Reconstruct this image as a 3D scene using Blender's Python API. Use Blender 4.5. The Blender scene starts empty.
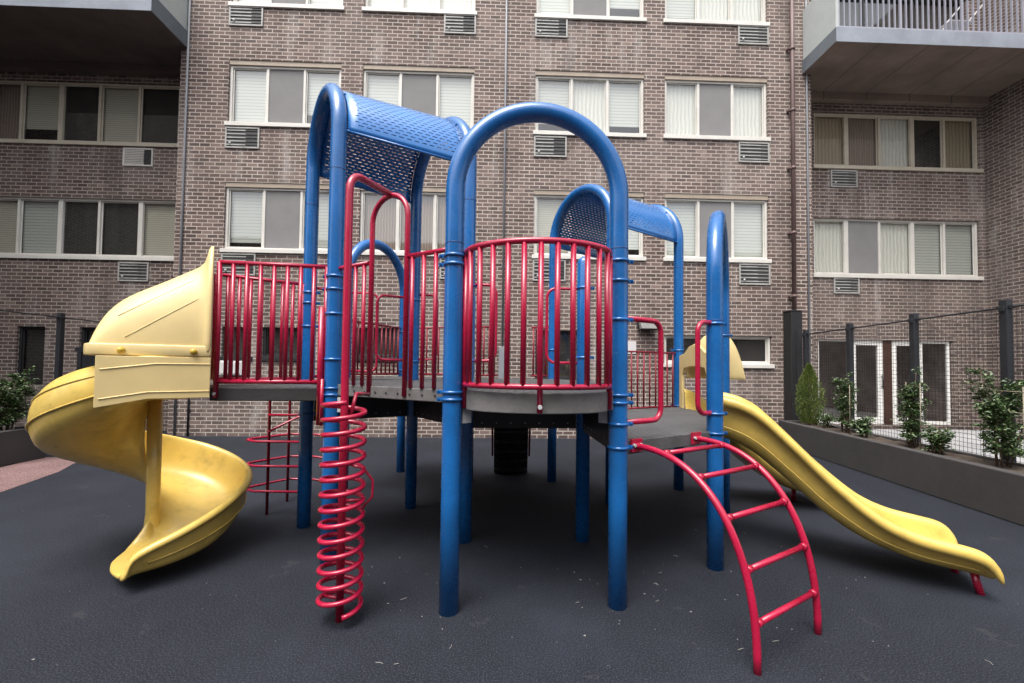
import bpy, bmesh, math, random
from math import sin, cos, pi, radians as R, hypot, floor
from mathutils import Vector as V, Matrix
random.seed(7)
S = bpy.context.scene
COL = S.collection
ROT = set()          # roots whose children are given in local coordinates

# ------------------------------------------------------------------ helpers
def nb(): return bmesh.new()

def box(bm, a, b, mi=0):
    x0, y0, z0 = a; x1, y1, z1 = b
    v = [bm.verts.new(p) for p in ((x0,y0,z0),(x1,y0,z0),(x1,y1,z0),(x0,y1,z0),(x0,y0,z1),(x1,y0,z1),(x1,y1,z1),(x0,y1,z1))]
    for f in ((0,3,2,1),(4,5,6,7),(0,1,5,4),(1,2,6,5),(2,3,7,6),(3,0,4,7)):
        bm.faces.new([v[i] for i in f]).material_index = mi

def obox(bm, c, ax, ay, hx, hy, z0, z1, mi=0):
    """box on plan axes ax, ay (unit 2-vectors) about c"""
    v = []
    for z in (z0, z1):
        for sx, sy in ((-1,-1),(1,-1),(1,1),(-1,1)):
            v.append(bm.verts.new((c[0]+ax[0]*hx*sx+ay[0]*hy*sy, c[1]+ax[1]*hx*sx+ay[1]*hy*sy, z)))
    for f in ((0,3,2,1),(4,5,6,7),(0,1,5,4),(1,2,6,5),(2,3,7,6),(3,0,4,7)):
        bm.faces.new([v[i] for i in f]).material_index = mi

def tube(bm, pts, r, n=12, closed=False, mi=0, caps=True):
    pts = [V(p) for p in pts]
    m = len(pts); T = []
    for i in range(m):
        if closed: t = pts[(i+1) % m]-pts[i-1]
        else: t = pts[min(i+1,m-1)]-pts[max(i-1,0)]
        T.append(t.normalized())
    up = V((0,0,1)) if abs(T[0].z) < .9 else V((1,0,0))
    nx = (up - T[0]*up.dot(T[0])).normalized()
    rings = []
    for i in range(m):
        nx = (nx - T[i]*nx.dot(T[i])).normalized(); ny = T[i].cross(nx)
        rr = r[i] if isinstance(r, (list, tuple)) else r
        rings.append([bm.verts.new(pts[i]+nx*rr*cos(2*pi*k/n)+ny*rr*sin(2*pi*k/n)) for k in range(n)])
    for i in range(m if closed else m-1):
        a, b = rings[i], rings[(i+1) % m]
        for k in range(n):
            f = bm.faces.new((a[k], a[(k+1)%n], b[(k+1)%n], b[k])); f.smooth = True; f.material_index = mi
    if caps and not closed:
        bm.faces.new(list(reversed(rings[0]))).material_index = mi; bm.faces.new(rings[-1]).material_index = mi

def prism(bm, poly, z0, z1, mi=0, side=None):
    lo = [bm.verts.new((p[0],p[1],z0)) for p in poly]; hi = [bm.verts.new((p[0],p[1],z1)) for p in poly]
    k = len(poly)
    f = bm.faces.new(hi); f.material_index = mi
    bm.faces.new(list(reversed(lo))).material_index = mi if side is None else side
    for i in range(k):
        f = bm.faces.new((lo[i], lo[(i+1)%k], hi[(i+1)%k], hi[i])); f.material_index = mi if side is None else side

def grid(bm, rows, uv=None, smooth=True, mi=0):
    vs = [[bm.verts.new(p) for p in r] for r in rows]
    lay = bm.loops.layers.uv.verify() if uv else None
    for i in range(len(vs)-1):
        for j in range(len(vs[0])-1):
            f = bm.faces.new((vs[i][j], vs[i][j+1], vs[i+1][j+1], vs[i+1][j])); f.smooth = smooth; f.material_index = mi
            if uv:
                for lp, (a, b) in zip(f.loops, ((i,j),(i,j+1),(i+1,j+1),(i+1,j))): lp[lay].uv = uv[a][b]
    return vs

def root(o):
    while o.parent: o = o.parent
    return o

def obj(name, bm, mats, parent=None, solid=0, off=1, bevel=0, fix=True, label=None):
    if parent is not None:
        rt = root(parent)
        if rt.name not in ROT: bmesh.ops.translate(bm, verts=bm.verts, vec=-V(rt.location))
    if fix: bmesh.ops.recalc_face_normals(bm, faces=bm.faces)
    me = bpy.data.meshes.new(name); bm.to_mesh(me); bm.free()
    for m in (mats if isinstance(mats, (list, tuple)) else [mats]): me.materials.append(m)
    o = bpy.data.objects.new(name, me); COL.objects.link(o)
    if parent is not None: o.parent = parent
    if solid:
        md = o.modifiers.new('thick', 'SOLIDIFY'); md.thickness = solid; md.offset = off
    if bevel:
        md = o.modifiers.new('bev', 'BEVEL'); md.width = bevel; md.segments = 2; md.limit_method = 'ANGLE'
    if label: o['label'] = label
    return o

def empty(name, loc, label, cat, rz=0, group=None):
    o = bpy.data.objects.new(name, None); COL.objects.link(o); o.location = loc; o.rotation_euler = (0,0,rz)
    tag(o, label, cat, group); return o

def tag(o, label, cat, group=None):
    o['label'] = label; o['category'] = cat
    if group: o['group'] = group
    return o

def struct(name, bm, m, kind='structure', **k):
    o = obj(name, bm, m, **k); o['kind'] = kind; return o

def ci(x, xs, ys):
    """Catmull-Rom through (xs, ys)"""
    if x <= xs[0]: return ys[0]
    if x >= xs[-1]: return ys[-1]
    i = max(k for k in range(len(xs)-1) if xs[k] <= x)
    h = xs[i+1]-xs[i]; t = (x-xs[i])/h
    d = lambda k: (ys[min(k+1,len(ys)-1)]-ys[max(k-1,0)])/(xs[min(k+1,len(xs)-1)]-xs[max(k-1,0)])
    m0, m1 = d(i)*h, d(i+1)*h
    return (2*t**3-3*t*t+1)*ys[i]+(t**3-2*t*t+t)*m0+(-2*t**3+3*t*t)*ys[i+1]+(t**3-t*t)*m1

# ------------------------------------------------------------------ materials
class N:
    def __init__(s, name):
        s.m = bpy.data.materials.new(name); s.m.use_nodes = True; s.t = s.m.node_tree
        s.b = s.t.nodes['Principled BSDF']; s.out = s.t.nodes['Material Output']
    def n(s, ty, **k):
        d = s.t.nodes.new(ty)
        for a, v in k.items(): setattr(d, a, v)
        return d
    def l(s, a, b): s.t.links.new(a, b)
    def val(s, sock, v):
        if hasattr(v, 'is_linked') or hasattr(v, 'links'): s.l(v, sock)
        else: sock.default_value = v
    def math(s, op, a, b=0.0, c=0.0):
        d = s.n('ShaderNodeMath', operation=op)
        for i, v in enumerate((a, b, c)): s.val(d.inputs[i], v)
        return d.outputs[0]
    def co(s, what='Object'): return s.n('ShaderNodeTexCoord').outputs[what]
    def noise(s, scale, vec=None, detail=4, rough=.55, out='Fac'):
        d = s.n('ShaderNodeTexNoise'); d.inputs['Scale'].default_value = scale; d.inputs['Detail'].default_value = detail; d.inputs['Roughness'].default_value = rough
        s.l(vec if vec is not None else s.co(), d.inputs['Vector']); return d.outputs[out]
    def ramp(s, fac, stops):
        d = s.n('ShaderNodeValToRGB'); el = d.color_ramp.elements
        while len(el) < len(stops): el.new(.5)
        for e, (p, c) in zip(el, stops):
            e.position = p; e.color = (*c, 1) if len(c) == 3 else c
        s.l(fac, d.inputs[0]); return d.outputs[0]
    def mix(s, fac, a, b, mode='MIX'):
        d = s.n('ShaderNodeMix', data_type='RGBA', blend_type=mode)
        s.val(d.inputs[0], fac)
        for q, v in ((d.inputs[6], a), (d.inputs[7], b)): s.val(q, (*v, 1) if isinstance(v, tuple) and len(v) == 3 else v)
        return d.outputs[2]
    def bump(s, h, strength=.3, dist=.01):
        d = s.n('ShaderNodeBump'); d.inputs['Strength'].default_value = strength; d.inputs['Distance'].default_value = dist
        s.l(h, d.inputs['Height']); s.l(d.outputs[0], s.b.inputs['Normal'])
    def set(s, **k):
        for a, v in k.items(): s.val(s.b.inputs[a.replace('_', ' ')], (*v, 1) if isinstance(v, tuple) and len(v) == 3 else v)
        return s

def paint(name, c, rough=.35, var=.18, bumps=.04, coat=0.0, scuff=None, dirt=0.0):
    s = N(name)
    a = tuple(x*(1-var) for x in c); b = tuple(min(1, x*(1+var)) for x in c)
    col = s.ramp(s.noise(3.1, detail=5), ((.3, a), (.7, b)))
    if scuff:
        sp = s.math('GREATER_THAN', s.noise(60, detail=6, rough=.7), .66)
        patch = s.math('GREATER_THAN', s.noise(5, detail=3), .52)
        col = s.mix(s.math('MULTIPLY', s.math('MULTIPLY', sp, patch), .55), col, scuff)
    if dirt:
        col = s.mix(s.math('MULTIPLY', s.ramp(s.noise(7, detail=6, rough=.65), ((.5, (0,0,0)), (.75, (1,1,1)))), dirt), col, tuple(x*.35 for x in c))
    r = s.n('ShaderNodeMapRange'); s.l(s.noise(9, detail=5), r.inputs[0]); r.inputs[3].default_value = rough-.1; r.inputs[4].default_value = rough+.16
    s.set(Base_Color=col, Roughness=r.outputs[0], Coat_Weight=coat, Coat_Roughness=.15)
    s.bump(s.noise(22, detail=2), bumps*.2, .004)
    return s.m

BLUE = paint('blue_paint', (.007,.110,.345), .25, .16, .05, .4, (.26,.33,.44), dirt=.12)
RED = paint('red_paint', (.37,.007,.040), .24, .14, .04, .3, (.42,.10,.12))
REDD = paint('red_paint_dark', (.20,.008,.022), .45, .2, .05)  # darker red for rear barriers, loop ladder and tread rails
YEL = paint('yellow_plastic', (.64,.455,.11), .30, .12, .05, .15, (.26,.17,.06), dirt=.42)
CREAM = paint('faded_yellow_plastic', (.69,.54,.25), .42, .06, .05, .1, dirt=.12)
YBOLT = paint('bolt_yellow', (.45,.30,.03), .3)
BLACK = paint('black_metal', (.017,.017,.019), .45, .2)
RUBBER = paint('black_rubber', (.02,.02,.021), .55, .25, .2)
FENCE = paint('fence_black', (.02,.022,.027), .4, .2)
WIREM = paint('fence_wire', (.018,.018,.019), .55, .1)
STEEL = paint('bare_steel', (.42,.43,.44), .35, .1)
FRAME = paint('white_frame', (.62,.60,.555), .45, .06, .03, dirt=.10)
FRAMET = paint('tan_frame', (.50,.45,.36), .5, .08, .03, dirt=.18)
HEAD = paint('beige_lintel', (.34,.28,.22), .6, .1, .05, dirt=.25)
SLEEVE = paint('metal_sleeve', (.36,.35,.33), .5, .12, .05, dirt=.35)
LOUV = paint('louvre', (.33,.335,.32), .5, .2, .05, dirt=.3)
LOUVD = paint('louvre_dark', (.045,.045,.045), .5, .2)
ACWHITE = paint('ac_white', (.55,.53,.49), .5, .08, dirt=.2)
PIPE = paint('brown_pipe', (.125,.078,.074), .5, .2, .1, dirt=.3)
GREYP = paint('grey_metal', (.22,.23,.25), .5, .1, .05)
WOODY = paint('brown_door', (.055,.024,.016), .5, .2)
MAROON = paint('maroon_panel', (.075,.02,.018), .5, .2)
STAKE = paint('bamboo', (.27,.235,.17), .7, .15)
STEM = paint('stem_bark', (.09,.06,.04), .8, .2)
WHITEP = paint('white_plastic', (.62,.60,.60), .5, .08)
PANELW = paint('balcony_panel', (.44,.47,.46), .55, .05, .05, dirt=.1)
RAILP = paint('railing_paint', (.30,.30,.35), .45, .08)
LAMPG = paint('lamp_glass', (.15,.145,.135), .25, .1)
FLY = paint('insect_screen', (.20,.195,.195), .85, .06)
CURT = paint('brown_curtain', (.24,.19,.155), .9, .15)
DOORW = paint('door_white', (.80,.79,.76), .45, .05)
DOORROOM = paint('lobby', (.19,.155,.14), .8, .5)
DARK = paint('dark_room', (.016,.013,.012), .8, .3)

def slat(name, c, gap=.07):
    s = N(name)
    sep = s.n('ShaderNodeSeparateXYZ'); s.l(s.co(), sep.inputs[0])
    f = s.math('FRACT', s.math('DIVIDE', sep.outputs[2], gap))
    col = s.mix(s.math('LESS_THAN', f, .28), c, tuple(x*.66 for x in c))
    col = s.mix(s.math('MULTIPLY', s.noise(1.7, detail=2), .35), col, tuple(x*.75 for x in c))
    s.set(Base_Color=col, Roughness=.7); s.bump(f, .5, .01)
    return s.m
BLIND = slat('blind_white', (.58,.575,.53)); BLINDG = slat('blind_grey', (.44,.44,.40)); BLINDT = slat('blind_tan', (.46,.42,.34), .05)
def drape(name, c, w=.07, lo=.62):
    s = N(name)
    wv = s.n('ShaderNodeTexWave', wave_type='BANDS', bands_direction='X'); wv.inputs['Scale'].default_value = .35/w; wv.inputs['Distortion'].default_value = 2.2; wv.inputs['Detail'].default_value = 2
    s.l(s.co(), wv.inputs[0])
    s.set(Base_Color=s.ramp(wv.outputs['Fac'], ((.2, tuple(x*lo for x in c)), (.8, c))), Roughness=.9); s.bump(wv.outputs['Fac'], .6, .02)
    return s.m
DRAPEB = drape('drape_brown', (.26,.19,.155), .07, .7); DRAPEW = drape('drape_white', (.66,.63,.57), .10, .86); DRAPET = drape('drape_tan', (.36,.28,.19), .10, .75)

def glass(name, tint, ior=1.5):
    s = N(name)
    tr = s.n('ShaderNodeBsdfTransparent'); tr.inputs[0].default_value = (*tint, 1)
    gl = s.n('ShaderNodeBsdfGlossy'); gl.inputs['Roughness'].default_value = .03; gl.inputs[0].default_value = (1,1,1,1)
    fr = s.n('ShaderNodeFresnel'); fr.inputs[0].default_value = ior
    bp = s.n('ShaderNodeBump'); bp.inputs['Strength'].default_value = .06; bp.inputs['Distance'].default_value = .02
    s.l(s.noise(1.3, detail=2), bp.inputs['Height']); s.l(bp.outputs[0], gl.inputs['Normal'])
    geo = s.n('ShaderNodeNewGeometry')
    mx = s.n('ShaderNodeMixShader'); s.l(s.math('MULTIPLY', fr.outputs[0], s.math('SUBTRACT', 1.0, geo.outputs['Backfacing'])), mx.inputs[0]); s.l(tr.outputs[0], mx.inputs[1]); s.l(gl.outputs[0], mx.inputs[2])
    s.l(mx.outputs[0], s.out.inputs[0]); return s.m
GLASS = glass('window_glass', (.90,.93,.92), 2.0)
GLASSD = glass('door_glass', (.7,.71,.71), 2.1)

def brick(name, dark=1.0):
    s = N(name)
    sep = s.n('ShaderNodeSeparateXYZ'); s.l(s.co(), sep.inputs[0])
    cmb = s.n('ShaderNodeCombineXYZ'); s.l(s.math('ADD', sep.outputs[0], sep.outputs[1]), cmb.inputs[0]); s.l(sep.outputs[2], cmb.inputs[1])
    b = s.n('ShaderNodeTexBrick'); b.offset = .5; s.l(cmb.outputs[0], b.inputs['Vector'])
    # wobble so that joints are not ruler straight
    wob = s.n('ShaderNodeVectorMath', operation='MULTIPLY_ADD'); s.l(s.noise(9, detail=2, out='Color'), wob.inputs[0]); wob.inputs[1].default_value = (.010,.010,0); s.l(cmb.outputs[0], wob.inputs[2])
    s.l(wob.outputs[0], b.inputs['Vector'])
    for k, v in (('Scale', 1.0), ('Mortar Size', .0105), ('Mortar Smooth', .25), ('Bias', 0.0), ('Brick Width', .224), ('Row Height', .082)): b.inputs[k].default_value = v
    b.inputs['Color1'].default_value = (0,0,0,1); b.inputs['Color2'].default_value = (1,1,1,1); b.inputs['Mortar'].default_value = (.5,.5,.5,1)
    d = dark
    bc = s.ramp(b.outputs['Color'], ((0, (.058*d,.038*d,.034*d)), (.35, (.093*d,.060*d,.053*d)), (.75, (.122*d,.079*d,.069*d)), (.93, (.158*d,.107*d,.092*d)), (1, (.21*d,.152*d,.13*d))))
    grain = s.noise(60, detail=3)
    bc = s.mix(s.math('MULTIPLY', s.math('SUBTRACT', grain, .45), .8), bc, (.26,.21,.19))
    # weathered zones: whitish bloom over brick faces, large and soft
    zone = s.ramp(s.noise(.42, detail=5, rough=.6), ((.42, (0,0,0)), (.72, (1,1,1))))
    bc = s.mix(s.math('MULTIPLY', zone, .30), bc, (.30,.26,.245))
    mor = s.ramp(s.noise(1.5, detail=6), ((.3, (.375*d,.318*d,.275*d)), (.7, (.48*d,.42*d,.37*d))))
    col = s.mix(b.outputs['Fac'], bc, mor)
    # pale streaks where water ran down
    eff = s.n('ShaderNodeMapping'); eff.inputs['Scale'].default_value = (1.6, 1.6, .28); s.l(s.co(), eff.inputs[0])
    st = s.ramp(s.noise(1.1, eff.outputs[0], 6, .68), ((.55, (0,0,0)), (.70, (1,1,1))))
    col = s.mix(s.math('MULTIPLY', st, .42), col, (.46,.43,.41))
    dk = s.ramp(s.noise(.8, eff.outputs[0], 6, .6), ((.34, (1,1,1)), (.48, (0,0,0))))
    col = s.mix(s.math('MULTIPLY', dk, .42), col, (.05,.036,.032))
    s.set(Base_Color=col, Roughness=.88)
    h = s.math('ADD', s.math('MULTIPLY', s.math('SUBTRACT', 1.0, b.outputs['Fac']), .8), s.math('MULTIPLY', grain, .35))
    s.bump(h, .55, .012)
    return s.m
BRICK = brick('brick'); BRICKD = brick('brick_shaded', .82)  # BRICKD: same brick, recess and wing shade put into its colour

def concrete(name, c, sc=2.0, joints=False):
    s = N(name)
    n1 = s.noise(sc, detail=8, rough=.65); n2 = s.noise(sc*14, detail=4)
    col = s.ramp(n1, ((.3, tuple(x*.72 for x in c)), (.7, tuple(min(1,x*1.25) for x in c))))
    col = s.mix(s.math('MULTIPLY', n2, .3), col, tuple(x*.6 for x in c))
    if joints:
        sep = s.n('ShaderNodeSeparateXYZ'); s.l(s.co(), sep.inputs[0])
        j = s.math('LESS_THAN', s.math('FRACT', s.math('DIVIDE', sep.outputs[0], 1.05)), .018)
        col = s.mix(j, col, tuple(x*.35 for x in c))
    s.set(Base_Color=col, Roughness=.85); s.bump(s.math('ADD', n1, n2), .25, .01); return s.m
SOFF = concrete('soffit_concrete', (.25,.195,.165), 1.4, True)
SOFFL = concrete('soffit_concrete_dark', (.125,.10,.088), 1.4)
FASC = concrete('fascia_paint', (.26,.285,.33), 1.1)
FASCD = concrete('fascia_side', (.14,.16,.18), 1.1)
PLANT = concrete('planter_paint', (.056,.052,.052), 1.2)
PATIO = concrete('patio_concrete', (.30,.30,.305), .8)
SOIL = concrete('soil', (.075,.055,.042), 9)

def rubber_ground(name, c, speck=True):
    s = N(name); P = s.co()
    big = s.noise(.55, P, 6, .62); mid = s.noise(4.5, P, 6, .65); fine = s.noise(120, P, 4, .75)
    col = s.ramp(big, ((.30, tuple(x*.6 for x in c)), (.5, c), (.68, tuple(x*2.0 for x in c))))
    col = s.mix(s.math('MULTIPLY', s.math('SUBTRACT', mid, .35), .8), col, tuple(x*1.7 for x in c))
    col = s.mix(s.ramp(fine, ((.50, (0,0,0)), (.64, (1,1,1)))), col, tuple(x*4.2+.008 for x in c))
    if speck:
        sc_ = s.math('GREATER_THAN', s.noise(2.6, P, 7, .72), .635)      # scuffed, dusty patches
        col = s.mix(s.math('MULTIPLY', sc_, .22), col, (.06,.06,.062))
        grit = s.math('GREATER_THAN', s.noise(230, P, 2, .5), .70)
        col = s.mix(s.math('MULTIPLY', grit, .55), col, (.085,.088,.095))
        for sc, th, amp in ((120, .06, .5), (45, .035, .5)):
            vo = s.n('ShaderNodeTexVoronoi'); vo.inputs['Scale'].default_value = sc; s.l(P, vo.inputs[0])
            sel = s.math('GREATER_THAN', s.noise(sc*.33, P, 2), .64)
            m = s.math('MULTIPLY', s.math('LESS_THAN', vo.outputs['Distance'], th*2.4), sel)
            col = s.mix(s.math('MULTIPLY', m, amp), col, (.16,.16,.16))
    s.set(Base_Color=col, Roughness=.82); s.b.inputs['Specular IOR Level'].default_value = .22
    s.bump(s.math('ADD', fine, s.math('MULTIPLY', mid, .6)), .17, .008); return s.m
GROUND = rubber_ground('rubber_surface', (.0090,.0104,.0150)); REDG = rubber_ground('red_rubber', (.105,.066,.064), False)
def deckmat(name, c):
    s = N(name)
    sep = s.n('ShaderNodeSeparateXYZ'); s.l(s.co(), sep.inputs[0])
    fx = s.math('SUBTRACT', s.math('FRACT', s.math('DIVIDE', sep.outputs[0], .05)), .5); fy = s.math('SUBTRACT', s.math('FRACT', s.math('DIVIDE', sep.outputs[1], .05)), .5)
    r2 = s.math('ADD', s.math('MULTIPLY', fx, fx), s.math('MULTIPLY', fy, fy))
    geo = s.n('ShaderNodeNewGeometry'); sn = s.n('ShaderNodeSeparateXYZ'); s.l(geo.outputs['Normal'], sn.inputs[0])
    hole = s.math('MULTIPLY', s.math('LESS_THAN', r2, .045), s.math('GREATER_THAN', sn.outputs[2], .9))
    col = s.ramp(s.noise(6, detail=6, rough=.65), ((.3, tuple(x*.75 for x in c)), (.7, tuple(x*1.3 for x in c))))
    col = s.mix(hole, col, tuple(x*.25 for x in c))
    s.set(Base_Color=col, Roughness=.6); s.bump(s.math('SUBTRACT', s.noise(40), hole), .4, .006); return s.m
DECKL = deckmat('deck_rim', (.125,.12,.118)); DECK = deckmat('deck_coating', (.078,.077,.080)); DECKD = deckmat('deck_edge_dark', (.022,.02,.021))
def perf():
    s = N('perforated_blue'); uvn = s.n('ShaderNodeSeparateXYZ'); s.l(s.co('UV'), uvn.inputs[0])
    a, b = uvn.outputs[0], uvn.outputs[1]          # metres: a round the arc, b along the roof; z unused
    row = s.math('FLOOR', s.math('DIVIDE', a, .027))
    fa = s.math('ABSOLUTE', s.math('SUBTRACT', s.math('FRACT', s.math('DIVIDE', a, .027)), .5))
    fb = s.math('ABSOLUTE', s.math('SUBTRACT', s.math('FRACT', s.math('ADD', s.math('DIVIDE', b, .062), s.math('MULTIPLY', s.math('MODULO', row, 2.0), .5))), .5))
    h = s.math('MULTIPLY', s.math('LESS_THAN', fa, .125), s.math('LESS_THAN', fb, .31))
    edge = s.math('MULTIPLY', s.math('MULTIPLY', s.math('GREATER_THAN', a, .06), s.math('LESS_THAN', a, 1.50)), s.math('MULTIPLY', s.math('GREATER_THAN', b, .05), s.math('LESS_THAN', b, .93)))
    h = s.math('MULTIPLY', h, edge)
    s.set(Base_Color=s.ramp(s.noise(3.1, detail=5), ((.3, (.016,.15,.46)), (.7, (.022,.18,.52)))), Roughness=.26, Coat_Weight=.8, Coat_Roughness=.22)  # blue lightened past the posts' paint to mimic reflected sky
    tr = s.n('ShaderNodeBsdfTransparent'); mx = s.n('ShaderNodeMixShader')
    s.l(h, mx.inputs[0]); s.l(s.b.outputs[0], mx.inputs[1]); s.l(tr.outputs[0], mx.inputs[2]); s.l(mx.outputs[0], s.out.inputs[0])
    return s.m
PERF = perf()
def leafmat(name, stops):
    s = N(name); oi = s.n('ShaderNodeNewGeometry')
    s.set(Base_Color=s.ramp(oi.outputs['Random Per Island'], stops), Roughness=.42)
    s.b.inputs['Transmission Weight'].default_value = 0
    return s.m
LEAF = leafmat('leaf_glossy', ((0, (.03,.062,.02)), (.5, (.065,.12,.038)), (.82, (.12,.18,.07)), (1, (.27,.30,.18))))
LEAFC = leafmat('leaf_conifer', ((0, (.05,.09,.015)), (.6, (.11,.16,.03)), (1, (.22,.25,.06))))
LITM = paint('dry_litter', (.27,.26,.24), .8, .3)

# ------------------------------------------------------------------ camera (horizon slightly below the middle)
cam_d = bpy.data.cameras.new('camera'); cam = bpy.data.objects.new('camera', cam_d); COL.objects.link(cam); S.camera = cam
cam.location = (0,0,1.5)
P_, R_, F_ = R(1.8), .012, 430.0
fw = V((0,cos(P_),sin(P_))); r0 = V((1,0,0)); u0 = V((0,-sin(P_),cos(P_)))
rt = cos(R_)*r0+sin(R_)*u0; up = -sin(R_)*r0+cos(R_)*u0
m3 = Matrix((rt, up, -fw)).transposed(); cam.matrix_world = Matrix.Translation((0,0,1.5)) @ m3.to_4x4()
cam_d.sensor_width = 36; cam_d.lens = F_*36/1024; cam_d.shift_y = (368-341.5-F_*math.tan(P_))/1024; cam_d.clip_end = 500; cam_d.clip_start = .05

# ------------------------------------------------------------------ light: bright overcast
w = bpy.data.worlds.new('World'); S.world = w; w.use_nodes = True; nt = w.node_tree
sky = nt.nodes.new('ShaderNodeTexSky'); sky.sky_type = 'NISHITA'; sky.sun_disc = False
SE, SR = R(66), R(205)
sky.sun_elevation = SE; sky.sun_rotation = SR; sky.dust_density = 6; sky.air_density = 1.0; sky.ozone_density = 1.0
hs = nt.nodes.new('ShaderNodeHueSaturation'); hs.inputs['Saturation'].default_value = .30
nt.links.new(sky.outputs[0], hs.inputs['Color']); nt.links.new(hs.outputs[0], nt.nodes['Background'].inputs[0]); nt.nodes['Background'].inputs[1].default_value = .15
sd = bpy.data.lights.new('sun', 'SUN'); so = bpy.data.objects.new('sun', sd); COL.objects.link(so)
sd.energy = 1.0; sd.angle = R(35); sd.color = (1,.96,.90)
sdir = V((sin(SR)*cos(SE), cos(SR)*cos(SE), sin(SE)))
so.rotation_euler = sdir.to_track_quat('Z', 'Y').to_euler(); so.location = sdir*30
S.view_settings.view_transform = 'Standard'; S.view_settings.look = 'None'; S.view_settings.exposure = 1.2; S.view_settings.gamma = 1

# ------------------------------------------------------------------ ground
bm = nb(); n = 1
grid(bm, [[(-60,-60,0),(60,-60,0)],[(-60,60,0),(60,60,0)]], smooth=False); struct('ground', bm, GROUND)
bm = nb(); pts = [(-7.4,6.86),(-6.72,6.83),(-6.2,5.95),(-5.86,5.0),(-5.75,3.6),(-5.9,1.5),(-7.2,1.5),(-7.2,6)]
bm.faces.new([bm.verts.new((x,y,.004)) for x,y in pts]); struct('red_paving', bm, REDG)

# ------------------------------------------------------------------ apartment building (local: x along the facade, y into it)
AZ = math.atan(.032); U0 = .296
bld = empty('apartment_building', (0,9.25,0), 'brown brick apartment block with rows of sliding windows and two concrete balconies', 'building', AZ)
ROT.add(bld.name)
def wall(name, x0, x1, z0, z1, y, holes, mat, depth=.14):
    xs = sorted({x0, x1, *[h[i] for h in holes for i in (0,1)]}); zs = sorted({z0, z1, *[h[i] for h in holes for i in (2,3)]})
    bm = nb()
    for i in range(len(xs)-1):
        for j in range(len(zs)-1):
            cx, cz = (xs[i]+xs[i+1])/2, (zs[j]+zs[j+1])/2
            if any(h[0] < cx < h[1] and h[2] < cz < h[3] for h in holes): continue
            bm.faces.new([bm.verts.new(p) for p in ((xs[i],y,zs[j]),(xs[i+1],y,zs[j]),(xs[i+1],y,zs[j+1]),(xs[i],y,zs[j+1]))])
    for a, b, c, d in holes:
        for q in (((a,c),(a,d)),((b,d),(b,c)),((a,d),(b,d)),((b,c),(a,c))):
            (p0, q0), (p1, q1) = q
            bm.faces.new([bm.verts.new(p) for p in ((p0,y,q0),(p1,y,q1),(p1,y+depth,q1),(p0,y+depth,q0))])
    bmesh.ops.remove_doubles(bm, verts=bm.verts, dist=.0005)
    return obj(name, bm, mat, bld, fix=False)

def window(x0, x1, z0, z1, y, panes, fill, fr=FRAME, lintel=True, sill=True, fw_=.055, thick=(), name='window'):
    """panes: fractions of the mullions; fill: per pane material behind the glass"""
    yy = y+.05; top = z1-(.10 if lintel else 0)
    bm = nb(); W = x1-x0
    e = .003
    box(bm, (x0+e,yy,z0+e), (x0+fw_,yy+.07,top)); box(bm, (x1-fw_,yy,z0+e), (x1-e,yy+.07,top))
    box(bm, (x0+fw_,yy,top-fw_*.8), (x1-fw_,yy+.07,top)); box(bm, (x0+fw_,yy,z0+e), (x1-fw_,yy+.07,z0+fw_))
    cuts = [x0+fw_*.5]+[x0+W*p for p in panes]+[x1-fw_*.5]
    for k, c in enumerate(cuts[1:-1]):
        h = .05 if k in thick else .026
        box(bm, (c-h,yy+.006,z0+fw_), (c+h,yy+.066,top-fw_*.8))
    # inner sash of every second pane sits deeper
    for k in range(len(cuts)-1):
        a, b = cuts[k]+.03, cuts[k+1]-.03; d = .022
        zz0, zz1 = z0+fw_, top-fw_*.8
        y2 = yy+.03+(.012 if k % 2 else 0)
        for bb in (((a,y2,zz0),(a+d,y2+.02,zz1)),((b-d,y2,zz0),(b,y2+.02,zz1)),((a+d,y2,zz0),(b-d,y2+.02,zz0+d)),((a+d,y2,zz1-d),(b-d,y2+.02,zz1))): box(bm, *bb)
    w_ = obj(name, bm, fr, bld, bevel=.004)
    bm = nb(); g = nb()
    mats = []
    for k in range(len(cuts)-1):
        a, b = cuts[k]+.02, cuts[k+1]-.02
        m = fill[k]
        if m not in mats: mats.append(m)
        mi = mats.index(m); part = 1.0
        yb = yy+.105
        if m is FLY:
            yb = yy+.028
        zb = z0+fw_*.5
        if m in (BLINDT, BLIND, BLINDG) and random.random() < .3: zb = z0+(top-z0)*random.uniform(.12,.3)
        q = [bm.verts.new(p) for p in ((a,yb,zb),(b,yb,zb),(b,yb,top-.02),(a,yb,top-.02))]
        bm.faces.new(q).material_index = mi
    obj('pane_fill', bm, mats, w_, fix=False)  # blinds, drapes, screens; DARK sheets carry the shade of unlit rooms
    yg = yy+.054; g.faces.new([g.verts.new(p) for p in ((x0+.03,yg,z0+.03),(x1-.03,yg,z0+.03),(x1-.03,yg,top-.02),(x0+.03,yg,top-.02))])
    obj('pane', g, GLASS, w_, fix=False)
    bm = nb(); box(bm, (x0+.004,yy+.02,z0), (x1-.004,yy+.5,z1-.004))      # dark room behind
    for f in list(bm.faces):
        if abs(f.calc_center_median().y-(yy+.02)) < .01: bm.faces.remove(f)
    obj('room', bm, DARK, w_)
    if lintel:
        bm = nb(); box(bm, (x0+.002,y+.015,z1-.10), (x1-.002,y+.12,z1-.002)); obj('lintel', bm, HEAD, w_)
    if sill:
        bm = nb(); box(bm, (x0-.04,y-.045,z0-.075), (x1+.04,y+.0,z0+.012)); box(bm, (x0+.003,y+.0,z0-.0),(x1-.003,y+.052,z0+.011)); obj('sill', bm, fr, w_, bevel=.006)
    return w_

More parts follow.
